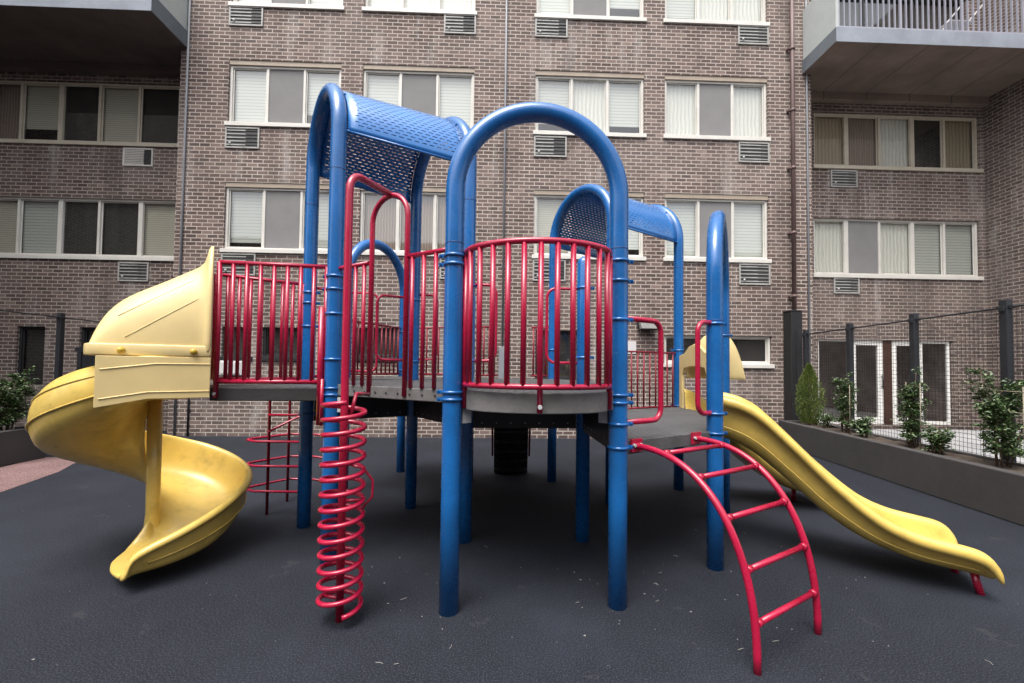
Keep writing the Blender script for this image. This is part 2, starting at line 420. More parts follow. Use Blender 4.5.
def sleeve(x0, x1, z0, z1, y, white=False, dark=False):
    bm = nb(); t = .035; yy = y-.03
    for bb in (((x0,yy,z0),(x0+t,y-.002,z1)),((x1-t,yy,z0),(x1,y-.002,z1)),((x0+t,yy,z0),(x1-t,y-.002,z0+t)),((x0+t,yy,z1-t),(x1-t,y-.002,z1))): box(bm, *bb)
    s_ = obj('air_conditioner', bm, ACWHITE if white else SLEEVE, bld, bevel=.006)
    bm = nb(); box(bm, (x0+t,y-.012,z0+t), (x1-t,y-.004,z1-t), 0)
    k = 5 if not white else 9; cut = x0+(x1-x0)*(.70 if white else random.choice((.6,.66,.72)))
    for i in range(k):
        z = z0+t+(z1-z0-2*t)*(i+.5)/k
        box(bm, (x0+t,y-.027,z-(.016 if white else .010)), (cut,y-.013,z+(.010 if white else .014)), 1)
        box(bm, (cut+.008,y-.026,z-.008), (x1-t,y-.014,z+.006), 2)
    obj('grille', bm, [LOUVD, ACWHITE if white else (LOUV), SLEEVE if dark else LOUVD], s_)
    if not white:
        bm = nb(); zz = z0+.11; xx = x0+.11
        bmesh.ops.create_uvsphere(bm, u_segments=10, v_segments=8, radius=.022, matrix=Matrix.Translation((xx,y-.035,zz))); obj('bung', bm, WHITEP, s_)
    return s_

WX = [(-5.87,-3.48),(-3.02,-.60),(.74,3.16),(3.62,5.95)]
WX = [(a-U0,b-U0) for a, b in WX]
ROWS = [(6.68,8.07),(3.95,5.40),(9.30,10.70)]
holes = [(a,b,z0,z1) for z0, z1 in ROWS for a, b in WX]
LOW = [(-5.83,-5.22,1.66,2.30),(-5.0,-4.10,1.66,2.30),(-3.06,-2.16,1.68,2.32),(.80,1.70,1.25,2.33),(3.61,6.0,1.635,2.26)]
LOW = [(a-U0,b-U0,c,d) for a, b, c, d in LOW]
XL, XR = -6.88-U0, 6.94-U0
wall('brick_wall', XL, XR, -.1, 12.5, 0, holes+LOW, BRICK)
fills = {
 (0,0): (BLIND,FLY,BLIND), (0,1): (BLIND,FLY,BLIND), (0,2): (BLIND,DRAPEW,BLIND), (0,3): (DRAPEW,FLY,DRAPEW),
 (1,0): (BLINDG,FLY,BLINDG), (1,1): (DRAPEB,DRAPEB,DRAPEB), (1,2): (BLINDT,FLY,BLIND), (1,3): (BLIND,FLY,BLIND),
 (2,0): (BLIND,FLY,BLIND), (2,1): (DRAPEW,DRAPEW,DRAPEW), (2,2): (BLIND,FLY,BLIND), (2,3): (BLIND,DRAPEW,DRAPEW)}
for r_, (z0, z1) in enumerate(ROWS):
    for c_, (a, b) in enumerate(WX):
        window(a, b, z0, z1, 0, (.335,.665), fills[(r_,c_)])
for k, (a, b, c, d) in enumerate(LOW):
    if k == 4: window(a, b, c, d, 0, (.46,), (DARK,DARK), lintel=False, sill=True)
    elif k == 3: window(a, b, c, d, 0, (.42,), (MAROON,DARK), fr=BLACK, lintel=False, sill=False, name='ground_floor_window')
    else: window(a, b, c, d, 0, (), (DARK,), fr=BLACK, lintel=False, sill=True, name='ground_floor_window')
for k, (a, b) in enumerate(WX):
    left = k in (0,2)
    for z0, z1 in ((6.12,6.58),(3.39,3.86),(8.80,9.24)):
        if left: sleeve(a-.02, a+.70, z0, z1, 0)
        else: sleeve(b-.68, b+.02, z0, z1, 0, dark=(k == 3))
# recesses either side
RY = .7
LR = [(-11.60,-7.40,6.52,7.93),(-11.60,-7.32,3.90,5.24)]; LR = [(a-U0,b-U0,c,d) for a, b, c, d in LR]
LD = [(-10.76,-10.15,1.0,2.3),(-9.4,-8.75,1.0,2.3)]; LD = [(a-U0,b-U0,c,d) for a, b, c, d in LD]
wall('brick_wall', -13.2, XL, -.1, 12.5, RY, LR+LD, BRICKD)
bm = nb(); bm.faces.new([bm.verts.new(p) for p in ((XL,.0,-.1),(XL,.0,12.5),(XL,RY,12.5),(XL,RY,-.1))]); obj('brick_wall', bm, BRICK, bld, fix=False)
bm = nb(); xw = -11.72-U0; bm.faces.new([bm.verts.new(p) for p in ((xw,RY,-.1),(xw,RY,12.5),(xw,-8,12.5),(xw,-8,-.1))]); obj('brick_wall', bm, BRICKD, bld, fix=False)
window(*LR[0], RY, (.15,.36,.565,.775), (DRAPEB,BLINDT,DARK,BLINDT,DARK), fr=FRAMET, lintel=False, thick=(1,))
window(*LR[1], RY, (.16,.375,.575,.79), (BLINDT,BLINDG,DARK,DARK,BLINDT), lintel=False, thick=(1,3))
for h in LD: window(*h, RY, (), (DARK,), fr=BLACK, lintel=False, sill=False, name='ground_floor_window')
sleeve(-8.60-U0, -7.93-U0, 5.99, 6.41, RY, white=True); sleeve(-8.605-U0, -7.93-U0, 3.35, 3.79, RY, dark=True)
RRw = [(7.53,11.66,6.45,7.77),(7.50,11.61,3.82,5.19),(7.6,11.4,9.0,10.7)]; RRw = [(a-U0,b-U0,c,d) for a, b, c, d in RRw]
DO = (7.58-U0, 10.88-U0, .26, 2.27); XW = 11.77-U0
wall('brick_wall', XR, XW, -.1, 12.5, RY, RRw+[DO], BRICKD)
bm = nb(); bm.faces.new([bm.verts.new(p) for p in ((XR,RY,-.1),(XR,RY,12.5),(XR,0,12.5),(XR,0,-.1))]); obj('brick_wall', bm, BRICK, bld, fix=False)
bm = nb(); bm.faces.new([bm.verts.new(p) for p in ((XW,RY,-.1),(XW,-5,-.1),(XW,-5,12.5),(XW,RY,12.5))]); obj('brick_wall', bm, BRICKD, bld, fix=False)
window(*RRw[0], RY, (.205,.405,.605,.80), (DRAPET,DRAPEB,DRAPEW,DARK,DRAPET), fr=FRAMET, lintel=False, thick=(0,2))
window(*RRw[1], RY, (.205,.405,.605,.80), (DRAPEW,FLY,DRAPEW,BLINDG,BLINDG), lintel=False, thick=(0,2))
window(*RRw[2], RY, (.33,.66), (DARK,DARK,DARK), fr=BLACK, lintel=False, sill=False)
sleeve(7.915-U0, 8.576-U0, 5.93, 6.35, RY, dark=True); sleeve(7.96-U0, 8.59-U0, 3.365, 3.786, RY, dark=True)
# glazed doors to the patio
def door(x0, x1, fw_, mat, name='door'):
    y = RY+.05; z0, z1 = DO[2]+.003, DO[3]-.003
    bm = nb(); box(bm,(x0,y,z0),(x0+fw_,y+.06,z1)); box(bm,(x1-fw_,y,z0),(x1,y+.06,z1)); box(bm,(x0+fw_,y,z1-fw_),(x1-fw_,y+.06,z1)); box(bm,(x0+fw_,y,z0),(x1-fw_,y+.06,z0+fw_*1.3))
    d = obj(name, bm, mat, bld, bevel=.005)
    bm = nb(); bm.faces.new([bm.verts.new(p) for p in ((x0+fw_,y+.03,z0+fw_),(x1-fw_,y+.03,z0+fw_),(x1-fw_,y+.03,z1-fw_),(x0+fw_,y+.03,z1-fw_))]); obj('pane', bm, GLASSD, d, fix=False)
    if name == 'door':
        bm = nb(); tube(bm, [(x1-.05,y-.05,1.12),(x1-.05,y-.05,1.45)], .014, 8); tube(bm, [(x1-.05,y,1.16),(x1-.05,y-.05,1.16)], .01, 6); tube(bm, [(x1-.05,y,1.41),(x1-.05,y-.05,1.41)], .01, 6); obj('handle', bm, BLACK, d)
    return d
door(7.60-U0, 8.38-U0, .035, DOORW, 'door_sidelight'); door(8.42-U0, 9.20-U0, .12, DOORW); door(9.42-U0, 10.10-U0, .12, DOORW); door(10.12-U0, 10.86-U0, .06, DOORW, 'door_sidelight')
bm = nb(); box(bm, (9.205-U0,RY+.04,DO[2]+.003), (9.415-U0,RY+.12,DO[3]-.003)); obj('door_post', bm, WOODY, bld)
bm = nb(); box(bm, (DO[0]+.003,RY+.13,DO[2]+.003), (DO[1]-.003,RY+1.3,DO[3]-.003))
for f in list(bm.faces):
    if abs(f.calc_center_median().y-(RY+.13)) < .01: bm.faces.remove(f)
obj('room', bm, DOORROOM, bld)
# balconies
def balcony(x0, x1, y0, y1, zb, th, soff, side_left):
    bm = nb(); box(bm, (x0,y0,zb), (x1,y1,zb+th), 0)
    for f in bm.faces:
        c = f.calc_center_median()
        if abs(c.z-zb) < .001: f.material_index = 1
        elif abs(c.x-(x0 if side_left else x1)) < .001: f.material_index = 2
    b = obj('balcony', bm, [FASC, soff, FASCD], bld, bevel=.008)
    bm = nb(); xs = (x0+.02, x0+.08) if side_left else (x1-.08, x1-.02)
    box(bm, (xs[0],y0+.03,zb+th), (xs[1],-.004,zb+th+1.15)); obj('side_panel', bm, PANELW, b, bevel=.006)
    bm = nb(); zt = zb+th
    a, c = (x0+.10, x1-.05) if side_left else (x0+.05, x1-.10)
    box(bm, (a,y0+.05,zt+1.06), (c,y0+.10,zt+1.12)); box(bm, (a,y0+.05,zt+.03), (c,y0+.09,zt+.06))
    k = int((c-a)/.118)
    for i in range(k+1):
        x = a+(c-a)*i/k; h = .022 if i % 11 == 0 else .010
        box(bm, (x-h,y0+.055,zt+.001 if i % 11 == 0 else zt+.06), (x+h,y0+.085,zt+1.06))
    obj('railing', bm, RAILP, b)
    # beam where the slab meets the recessed wall
    bm = nb(); box(bm, (max(x0,XR)+.004 if side_left else x0, RY-.16, zb-.18), (x1-.01 if side_left else min(x1,XL)-.004, RY-.003, zb-.002)); obj('beam', bm, soff, b)
    return b
balcony(6.74-U0+.0, XW-.003, -.98, RY-.003, 8.17, .31, SOFF, True)
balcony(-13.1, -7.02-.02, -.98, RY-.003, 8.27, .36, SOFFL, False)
bc = empty('balcony_chair', (0,9.25,0), 'white tubular chair on the upper right balcony behind its railing', 'chair', AZ); ROT.add(bc.name)
zz = 8.482; xa = 9.35; ya = -.55
bc.location = V((0,9.25,0))+Matrix.Rotation(AZ,3,'Z') @ V((xa,ya,zz))
for q in (-.22,.22):
    bm = nb(); tube(bm, [(q-.22,-.2,0),(q+.0,-.02,.42),(q+.25,-.2,.80)], .014, 8); obj('frame', bm, WHITEP, bc)
    bm = nb(); tube(bm, [(q+.22,-.2,0),(q-.02,.0,.42)], .014, 8); obj('leg', bm, WHITEP, bc)
bm = nb(); box(bm, (-.26,-.2,.41), (.26,.18,.435)); obj('seat', bm, WHITEP, bc, bevel=.005)
# pipes and cables on the facade
bm = nb(); x = 6.47-U0; tube(bm, [(x,-.07,2.83),(x,-.07,12.4)], .042, 12)
for z in (3.15,4.55,6.0,7.3,8.7): tube(bm, [(x,-.07,z-.03),(x,-.07,z+.03)], .056, 12); box(bm, (x-.10,-.09,z-.02), (x-.05,-.003,z+.02))
obj('downpipe', bm, PIPE, bld)
def cable(x, z0, z1, r, mat, x2=None):
    bm = nb(); tube(bm, [(x,-r-.004,z0),((x2 if x2 is not None else x),-r-.004,z1)], r, 8)
    for i in range(max(1,int((z1-z0)/1.3))): box(bm, (x-r-.02,-.012,z0+.5+i*1.3), (x+r+.02,-.003,z0+.53+i*1.3))
    obj('cable', bm, mat, bld)
cable(.085-U0, 1.9, 12.4, .022, GREYP); cable(-6.72-U0, .0, 12.4, .022, GREYP); cable(6.83-U0, .0, 12.4, .020, GREYP)
bm = nb(); box(bm, (.01-U0,-.06,.1), (.19-U0,-.003,1.95)); obj('cable_cover', bm, GREYP, bld, bevel=.006)
cable(-6.45-U0, .0, 1.5, .02, BLACK)
# things fixed to the facade
def onwall(u, d, z):
    return V((0,9.25,0))+Matrix.Rotation(AZ,3,'Z') @ V((u-U0,d,z))
def wallthing(name, label, cat, u, z):
    e = empty(name, onwall(u,0,z), label, cat, AZ); ROT.add(e.name); return e
e = wallthing('flood_light', 'small grey rectangular flood lamp on the brick wall above the red back barrier', 'lamp', 3.2, 2.36)
bm = nb(); prof = [(-.03,.20),(-.12,.20),(-.24,.0),(-.20,-.02),(-.03,.04)]
for i in range(1):
    L = [bm.verts.new((-.2,p[0],p[1])) for p in prof]; Rr = [bm.verts.new((.2,p[0],p[1])) for p in prof]
    bm.faces.new(L); bm.faces.new(list(reversed(Rr)))
    for k in range(5): bm.faces.new((L[k],L[(k+1)%5],Rr[(k+1)%5],Rr[k]))
box(bm, (-.06,-.03,.03), (.06,-.003,.17)); obj('housing', bm, BLACK, e, bevel=.008)
bm = nb(); bm.faces.new([bm.verts.new(p) for p in ((-.17,-.245,.012),(.17,-.245,.012),(.17,-.134,.192),(-.17,-.134,.192))]); obj('lens', bm, LAMPG, e, solid=.006)
e = wallthing('wall_notice', 'plain pale notice board sheet fixed to the brick wall beneath the flood lamp', 'notice', 2.90, 1.84)
bm = nb(); box(bm, (-.09,-.014,0), (.09,-.003,.27)); obj('sheet', bm, WHITEP, e); bm = nb(); box(bm, (-.095,-.0025,-.005), (.095,-.001,.275)); obj('backing', bm, GREYP, e)
e = wallthing('utility_box', 'pinkish white utility box on brick wall under the dark window, behind red bars', 'box', -5.56, 1.28)
bm = nb(); box(bm, (-.23,-.12,0), (.23,-.003,.30)); b = obj('case', bm, WHITEP, e, bevel=.012); bm = nb(); box(bm, (-.20,-.132,.03), (.20,-.121,.27)); obj('cover', bm, WHITEP, e, bevel=.005)
e = wallthing('column_casing', 'tall black metal casing standing against the brick wall under the brown downpipe', 'pipe casing', 6.385, 0)
bm = nb(); box(bm, (-.125,-.26,.0), (.125,-.004,2.79)); obj('body', bm, BLACK, e, bevel=.012)
bm = nb(); box(bm, (-.135,-.27,2.79), (.135,-.004,2.815)); obj('cap', bm, BLACK, e, bevel=.006)
bm = nb(); box(bm, (-.02,-.27,.2), (.10,-.261,2.4)); obj('hatch', bm, BLACK, e, bevel=.004)

# patio, planters
bm = nb(); prism(bm, [(4.66+.72+.092*1.0,1),(4.66+.72+.092*8.9,8.9),(6.3,9.42),(11.3,9.58),(11.3,9.85),(11.3,1)], -.05, .252); struct('patio', bm, PATIO)
def planter(line, x0, y0, y1, depth, h, label, sgn=1):
    xs = lambda y, o: line(y)+sgn*o
    e = empty('planter', (xs(y0,0),y0,0), label, 'planter')
    bm = nb(); t = .12
    poly = lambda o0, o1: [(xs(y0,o0),y0),(xs(y1,o0),y1),(xs(y1,o1),y1),(xs(y0,o1),y0)]
    prism(bm, poly(0,t), 0, h); prism(bm, poly(depth-t*.6,depth), 0, h-.005)
    prism(bm, [(xs(y1-t,t+.001),y1-t),(xs(y1,t+.001),y1-.001),(xs(y1,depth-t*.6-.001),y1-.001),(xs(y1-t,depth-t*.6-.001),y1-t)], 0, h-.003)
    obj('wall', bm, PLANT, e, bevel=.012)
    bm = nb(); rows = []
    for i in range(90):
        y = y0+(y1-y0)*i/89
        rows.append([(xs(y,t+(depth-t*1.6)*j/8),y,h-.04+random.uniform(-.015,.02)) for j in range(9)])
    grid(bm, rows); obj('soil', bm, SOIL, e)
    return e
lineR = lambda y: 4.66+.092*y
lineL = lambda y: -6.98-.05*y+.0
planter(lineR, 0, 1.2, 8.85, .66, .50, 'long low dark grey planter wall on the right with young shrubs in it')
planter(lineL, 0, 2.2, 6.82, .8, .50, 'low dark grey planter wall on the left beside the red paving', -1)

# fences
def fence(label, posts, z, zb, mesh=True, dirn=(0,1)):
    e = empty('mesh_fence', (posts[0][0],posts[0][1],0), label, 'fence')
    for x, y in posts:
        bm = nb(); obox(bm, (x,y), (1,0), (0,1), .04, .04, zb, z+.06)
        for s_ in (-1,1): obox(bm, (x,y+s_*.065), (1,0), (0,1), .018, .025, z-.05, z-.01)
        obox(bm, (x-.051,y), (1,0), (0,1), .010, .03, z-.08, z-.02)
        obj('post', bm, FENCE, e, bevel=.005)
    a, b = posts[0], posts[-1]; L = hypot(b[0]-a[0], b[1]-a[1]); d = ((b[0]-a[0])/L, (b[1]-a[1])/L)
    for zz, rr in ((z-.03,.011),(zb+.08,.009)):
        bm = nb(); tube(bm, [(a[0]-.0,a[1],zz),(b[0],b[1],zz)], rr, 8); obj('cable', bm, FENCE, e)
    if mesh:
        bm = nb(); H = z-.04-zb-.08; sp = .056; t = .0026
        def wire(s0, z0, s1, z1):
            p0 = V((a[0]+d[0]*s0, a[1]+d[1]*s0, z0)); p1 = V((a[0]+d[0]*s1, a[1]+d[1]*s1, z1)); tube(bm, [p0,p1], t, 4, caps=False)
        k = int(L/sp)
        for i in range(k+1): wire(i*L/k, zb+.08, i*L/k, zb+.08+H)
        k = int(H/sp)
        for i in range(k+1): wire(0, zb+.08+H*i/k, L, zb+.08+H*i/k)
        obj('wire_mesh', bm, WIREM, e)
    return e
fl = lambda y: 5.33+.092*y
fence('black wire mesh fence with square posts behind the right hand planter', [(fl(y),y) for y in (9.0,7.67,6.31,5.03,3.75,2.45)], 2.31, .25)
fence('black post and cable fence behind the left hedge near the brick wall', [(-8.33,9.0),(-8.37,7.95),(-8.30,6.65),(-8.23,5.3)], 2.36, 0, mesh=False)
e = empty('metal_gate', (-8.2,8.3,0), 'black metal rail gate with a flat top bar near the left fence post', 'gate')
bm = nb(); box(bm, (-8.55,8.4,1.72), (-7.3,8.45,1.80)); box(bm, (-8.5,8.4,.1), (-8.42,8.45,1.72)); box(bm, (-7.42,8.4,.0), (-7.34,8.45,1.72)); box(bm, (-8.42,8.4,.1), (-7.42,8.45,.17)); obj('frame', bm, FENCE, e, bevel=.004)
bm = nb(); box(bm, (-8.41,8.42,1.0), (-8.15,8.44,1.718)); box(bm, (-8.10,8.42,.18), (-8.06,8.44,1.718)); box(bm, (-7.75,8.42,.18), (-7.71,8.44,1.718)); obj('infill', bm, FENCE, e)

# plants
def leaf(bm, p, d, l, wd, droop=.25):
    d = d.normalized(); s_ = d.cross(V((random.uniform(-.5,.5),random.uniform(-.5,.5),1))).normalized()*wd; nrm = s_.cross(d).normalized()
    q = [p, p+d*l*.5+s_+nrm*l*.08, p+d*l-V((0,0,l*droop)), p+d*l*.5-s_+nrm*l*.08]
    vs = [bm.verts.new(x) for x in q]
    bm.faces.new((vs[0],vs[1],vs[2])); bm.faces.new((vs[0],vs[2],vs[3]))
def shrub(x, y, z, h, r, nl, label, stake=True, lsize=.05, group='young shrubs in the planters', gap=.0, narrow=1.0):
    e = empty('shrub', (x,y,z), label, 'shrub', group=group)
    bm = nb(); lf = nb(); stems = []
    for i in range(7):
        a = random.uniform(0,2*pi); rr = r*random.uniform(.1,.65); hh = h*random.uniform(.6,.98)
        bx = V((x+cos(a)*.05, y+sin(a)*.05, z)); tx = V((x+cos(a)*rr*narrow, y+sin(a)*rr, z+hh)); mx = bx.lerp(tx,.5)+V((random.uniform(-.05,.05),random.uniform(-.05,.05),.05))
        pts = [bx.lerp(mx,t*2) if t < .5 else mx.lerp(tx,(t-.5)*2) for t in (0,.25,.5,.75,1)]
        tube(bm, pts, [.010,.008,.007,.005,.003], 5); stems.append(pts)
    obj('stem', bm, STEM, e)
    tw = []
    for pts in stems:
        for k in range(16):
            t = random.uniform(.12,1)*4; i = min(int(t),3); p = pts[i].lerp(pts[i+1],t-i)
            a = random.uniform(0,2*pi); L = r*random.uniform(.2,.62); dd = V((cos(a)*narrow,sin(a),random.uniform(-.1,.7)))
            tw.append((p,dd.normalized(),L))
    for i in range(int(nl*1.7)):
        p, dd, L = random.choice(tw); s_ = random.random()**.6*L
        q = p+dd*s_+V((random.gauss(0,.018),random.gauss(0,.018),random.gauss(0,.018)))
        if q.z < z+.01: continue
        a = random.uniform(0,2*pi); leaf(lf, q, V((cos(a),sin(a),random.uniform(-.3,.8)))+dd*.5, lsize*random.uniform(.6,1.25), lsize*.27)
    obj('foliage', lf, LEAF, e, fix=False)
    if stake:
        for dx in (-.8*r, .8*r):
            bm = nb(); tube(bm, [(x+dx*.35,y+dx,z-.02),(x+dx*.35,y+dx,z+h*.80)], .005, 6); obj('stake', bm, STAKE, e)
        for zz in (.35,.55,.75):
            bm = nb(); tube(bm, [(x-.29*r,y-.82*r,z+h*zz),(x+.29*r,y+.82*r,z+h*zz)], .004, 6); obj('stake_rail', bm, STAKE, e)
    return e
def pl(y, o=.36): return lineR(y)+o
shrub(pl(7.35),7.35,.47,1.02,.20,1300,'slim staked shrub beside the conifer, in front of the left glass door panel',True,.05)
shrub(pl(6.85,.3),6.85,.47,.30,.19,420,'low bushy shrub between the two taller staked shrubs by the glass doors',False,.055)
shrub(pl(5.98),5.98,.47,1.12,.21,1500,'taller staked shrub below the second fence post, in front of the white doors',True,.05)
shrub(pl(5.55,.3),5.55,.47,.32,.20,480,'low spreading shrub right of the tall staked shrub on the planter edge',False,.055)
shrub(pl(4.82,.38),4.82,.47,1.12,.36,2600,'big leafy shrub under the rightmost fence post at the photo edge',True,.05)
shrub(pl(4.15,.36),4.15,.47,.5,.25,500,'shrub at the near end of the right planter cut by the frame',False,.05)
shrub(pl(8.0,.45),8.0,.47,.22,.15,260,'tiny dark shrub at the foot of the upright conifer',False,.045)
for i, y in enumerate((6.45,5.75,5.1)):
    shrub(lineL(y)-(.24,.38,.4)[i],y,.47,(.85,.95,.95)[i],.36,2800,('dense hedge shrub at the far end of the left planter beside the yellow slide','dense hedge shrub in the left planter at the left photo edge','hedge shrub nearest the camera in the left planter')[i],i == 0,.055,'hedge shrubs in the left planter')
e = empty('conifer', (pl(8.35,.34),8.35,.47), 'small upright green conifer bush beside the black pipe casing', 'conifer')
bm = nb(); cx, cy = pl(8.35,.34), 8.35; tube(bm, [(cx,cy,.46),(cx,cy,1.4)], [.025,.008], 8); obj('trunk', bm, STEM, e)
lf = nb()
for i in range(5200):
    t = random.random(); rad = .245*(sin(pi*min(1,(t*.88+.12)))**.75)*(1-.35*t); rr = rad*random.random()**.35; a = random.uniform(0,2*pi)
    lump = 1+.22*sin(5*a+t*9)+.12*sin(11*a-t*17)
    p = V((cx+cos(a)*rr*lump, cy+sin(a)*rr*lump, .49+1.12*t))
    leaf(lf, p, V((cos(a)*.6,sin(a)*.6,1.2))+V((random.gauss(0,.3),random.gauss(0,.3),0)), random.uniform(.03,.075), .007, 0)
obj('foliage', lf, LEAFC, e, fix=False)

# ------------------------------------------------------------------ block across the courtyard, seen only as a reflection in the panes
ob = empty('apartment_building', (0,-13,0), 'lighter tan brick apartment block across the courtyard, reflected in the window panes', 'building', 0); ROT.add(ob.name)
bm = nb(); box(bm, (-26,-6,-.1), (26,0,10.6)); TANB = brick('tan_brick', 2.2); obj('brick_wall', bm, TANB, ob)
fr0 = None
for j in range(3):
    for i in range(9):
        if fr0 is None:
            bm = nb(); box(bm, (-1.2,0.003,0), (1.2,.06,1.45)); fr0 = obj('window', bm, FRAME, ob); bm = nb()
            box(bm, (-1.1,.061,.1), (1.1,.066,1.35)); p0 = obj('pane', bm, DARK, fr0); f = fr0
        else:
            f = fr0.copy(); COL.objects.link(f); f.parent = ob; q = p0.copy(); COL.objects.link(q); q.parent = f
        f.location = (-22+i*5.5+.4*(j%2), 0, 1.2+3.0*j)

# ------------------------------------------------------------------ PLAY STRUCTURE
ps = empty('play_structure', (0.2,4.3,0), 'large blue, red and yellow playground climbing frame with slides, decks and perforated roofs', 'climbing frame')
def P2(x, y): return V((x,y,0))
A,B,C,D = P2(-.37,2.69),P2(.687,2.776),P2(-.394,3.766),P2(.635,3.821)
E_,F,G,H = P2(1.565,3.319),P2(-1.375,3.31),P2(-1.925,4.06),P2(-1.065,4.64)
I,J,K,M = P2(-1.575,6.2),P2(-.56,5.785),P2(.549,5.787),P2(1.13,4.89)
L,Nn,O,I2 = P2(2.12,5.47),P2(2.172,4.42),P2(1.51,6.42),P2(-1.99,5.15)
ZM, ZL = 1.36, 1.035
PR = .06
def arch(a, b, ztop, zsq=1.0):
    rad = (b-a).length/2; zs = ztop-PR-rad*zsq
    pts = [V((a.x,a.y,-.02)), V((a.x,a.y,.7)), V((a.x,a.y,zs-.4)), V((a.x,a.y,zs-.02))]
    mid = (a+b)/2; d = (a-b).normalized()
    for k in range(0,33):
        t = pi*k/32; pts.append(V((mid.x+d.x*rad*cos(t), mid.y+d.y*rad*cos(t), zs+rad*zsq*sin(t))))
    pts += [V((b.x,b.y,zs-.02)), V((b.x,b.y,zs-.4)), V((b.x,b.y,.7)), V((b.x,b.y,-.02))]
    bm = nb(); tube(bm, pts, PR, 24)
    o = obj('arch_post', bm, BLUE, ps)
    for q in (a,b):       # swaged joints
        bm = nb(); tube(bm, [(q.x,q.y,zs-.35),(q.x,q.y,zs-.344)], PR+.0012, 24); obj('joint', bm, paintj, o)
    return o, zs, rad
paintj = paint('joint_dark', (.008,.05,.19), .5)
AB,*_ = arch(A,B,3.215); FG,zfg,rfg = arch(F,G,3.90); HC,zhc,rhc = arch(H,C,3.93); II,*_ = arch(I2,I,3.17)
KM,zkm,rkm = arch(K,M,3.79); LO,zlo,rlo = arch(L,O,3.78); EN,*_ = arch(E_,Nn,2.92)
def post(p, z):
    bm = nb(); tube(bm, [(p.x,p.y,-.02),(p.x,p.y,z-.05),(p.x,p.y,z-.02),(p.x,p.y,z)], [PR,PR,PR*.8,PR*.35], 24); return obj('post', bm, BLUE, ps)
pD = post(D,2.50); pJ = post(J,2.5)
def clamp(par, p, z, d=(0,-1), h=.018):
    bm = nb(); d = V((d[0],d[1],0)).normalized(); n_ = 24; ro = PR+.007
    tube(bm, [(p.x,p.y,z-h/2),(p.x,p.y,z+h/2)], ro, n_)
    s_ = V((-d.y,d.x,0))
    obox(bm, (p.x+d.x*(ro+.012),p.y+d.y*(ro+.012)), (d.x,d.y), (s_.x,s_.y), .018, .009, z-h*.7, z+h*.7)
    for q in (-.018,.018): tube(bm, [V((p.x,p.y,z))+d*(ro+.018)+s_*-.02, V((p.x,p.y,z))+d*(ro+.018)+s_*.02], .007, 6)
    obj('clamp', bm, BLUE, par)
rdir = (1,.1); ldir = (-1,.1)
for z in (2.20,2.145,1.345,1.30): clamp(AB, A, z, ldir)
for z in (2.20,2.07,1.82,1.335,1.285,1.15,1.00): clamp(AB, B, z, rdir)
for z in (2.19,2.09,1.90,1.55,1.33,1.28): clamp(FG, F, z, ldir)
for z in (2.19,2.09,1.87,1.33,1.05): clamp(FG, G, z, rdir)
for z in (2.22,1.56,1.33): clamp(HC, H, z, ldir); clamp(HC, C, z, rdir)
for z in (2.22,1.60,1.33,1.2): clamp(pD, D, z, rdir)
for z in (1.86,1.17,1.02): clamp(EN, E_, z, rdir); clamp(EN, Nn, z, rdir)
for z in (2.0,1.45,1.33): clamp(II, I, z, rdir)
for z in (1.75,1.05): clamp(LO, L, z, ldir); clamp(KM, M, z, rdir); clamp(KM, K, z, rdir)
# decks
def deck(pts, z, th=.085, shrink=.0, edge=None, label=None):
    bm = nb(); prism(bm, [(p[0],p[1]) for p in pts], z-th, z, 0, 1)
    c = sum((V((p[0],p[1],0)) for p in pts), V())/len(pts)
    ins = [(c.x+(p[0]-c.x)*.8, c.y+(p[1]-c.y)*.8) for p in pts]
    return obj('deck', bm, [DECK, edge or DECK], ps, bevel=.006)
Pp, Qq = P2(-2.22,3.17), P2(-2.52,3.60)
bul = [(.158+.445*cos(t), 2.72-.275*sin(t)) for t in [pi*k/24 for k in range(1,24)]]
deck([B,D,C,A]+[(x,y) for x,y in reversed(bul)], ZM, .12, edge=DECKL)
deck([A,C,F], ZM, .085, edge=DECKL); deck([F,C,H,G], ZM-.002); deck([C,D,M,K,J,H], ZM-.001); deck([H,J,I,I2], ZM+.002)
deck([F,G,Qq,Pp], ZM-.03, .10, edge=DECKD)
deck([B,E_,D], ZL, .09, edge=DECK); deck([E_,Nn,M,D], ZL-.002, .09, edge=DECKD); deck([Nn,L,M], ZL-.001, .09, edge=DECKD)
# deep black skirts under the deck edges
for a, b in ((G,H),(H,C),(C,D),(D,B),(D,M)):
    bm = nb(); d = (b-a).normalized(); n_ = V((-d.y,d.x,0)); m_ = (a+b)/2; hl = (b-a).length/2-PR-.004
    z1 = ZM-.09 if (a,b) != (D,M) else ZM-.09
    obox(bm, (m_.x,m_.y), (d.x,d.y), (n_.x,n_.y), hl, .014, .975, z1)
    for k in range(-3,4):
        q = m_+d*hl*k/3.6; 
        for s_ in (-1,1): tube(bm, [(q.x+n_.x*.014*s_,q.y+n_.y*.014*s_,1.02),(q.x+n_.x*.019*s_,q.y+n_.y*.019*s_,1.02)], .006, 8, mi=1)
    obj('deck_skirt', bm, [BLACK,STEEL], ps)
for p, d in ((A,(1,.6)),(B,(-1,.6)),(C,(1,-.5)),(D,(-1,-.5)),(H,(.6,-.8)),(F,(.9,-.3))):
    bm = nb(); d = V((*d,0)).normalized(); obox(bm, (p.x+d.x*.095,p.y+d.y*.095), (d.x,d.y), (-d.y,d.x), .03, .02, 1.15, 1.262)
    obj('deck_bracket', bm, STEEL, ps)
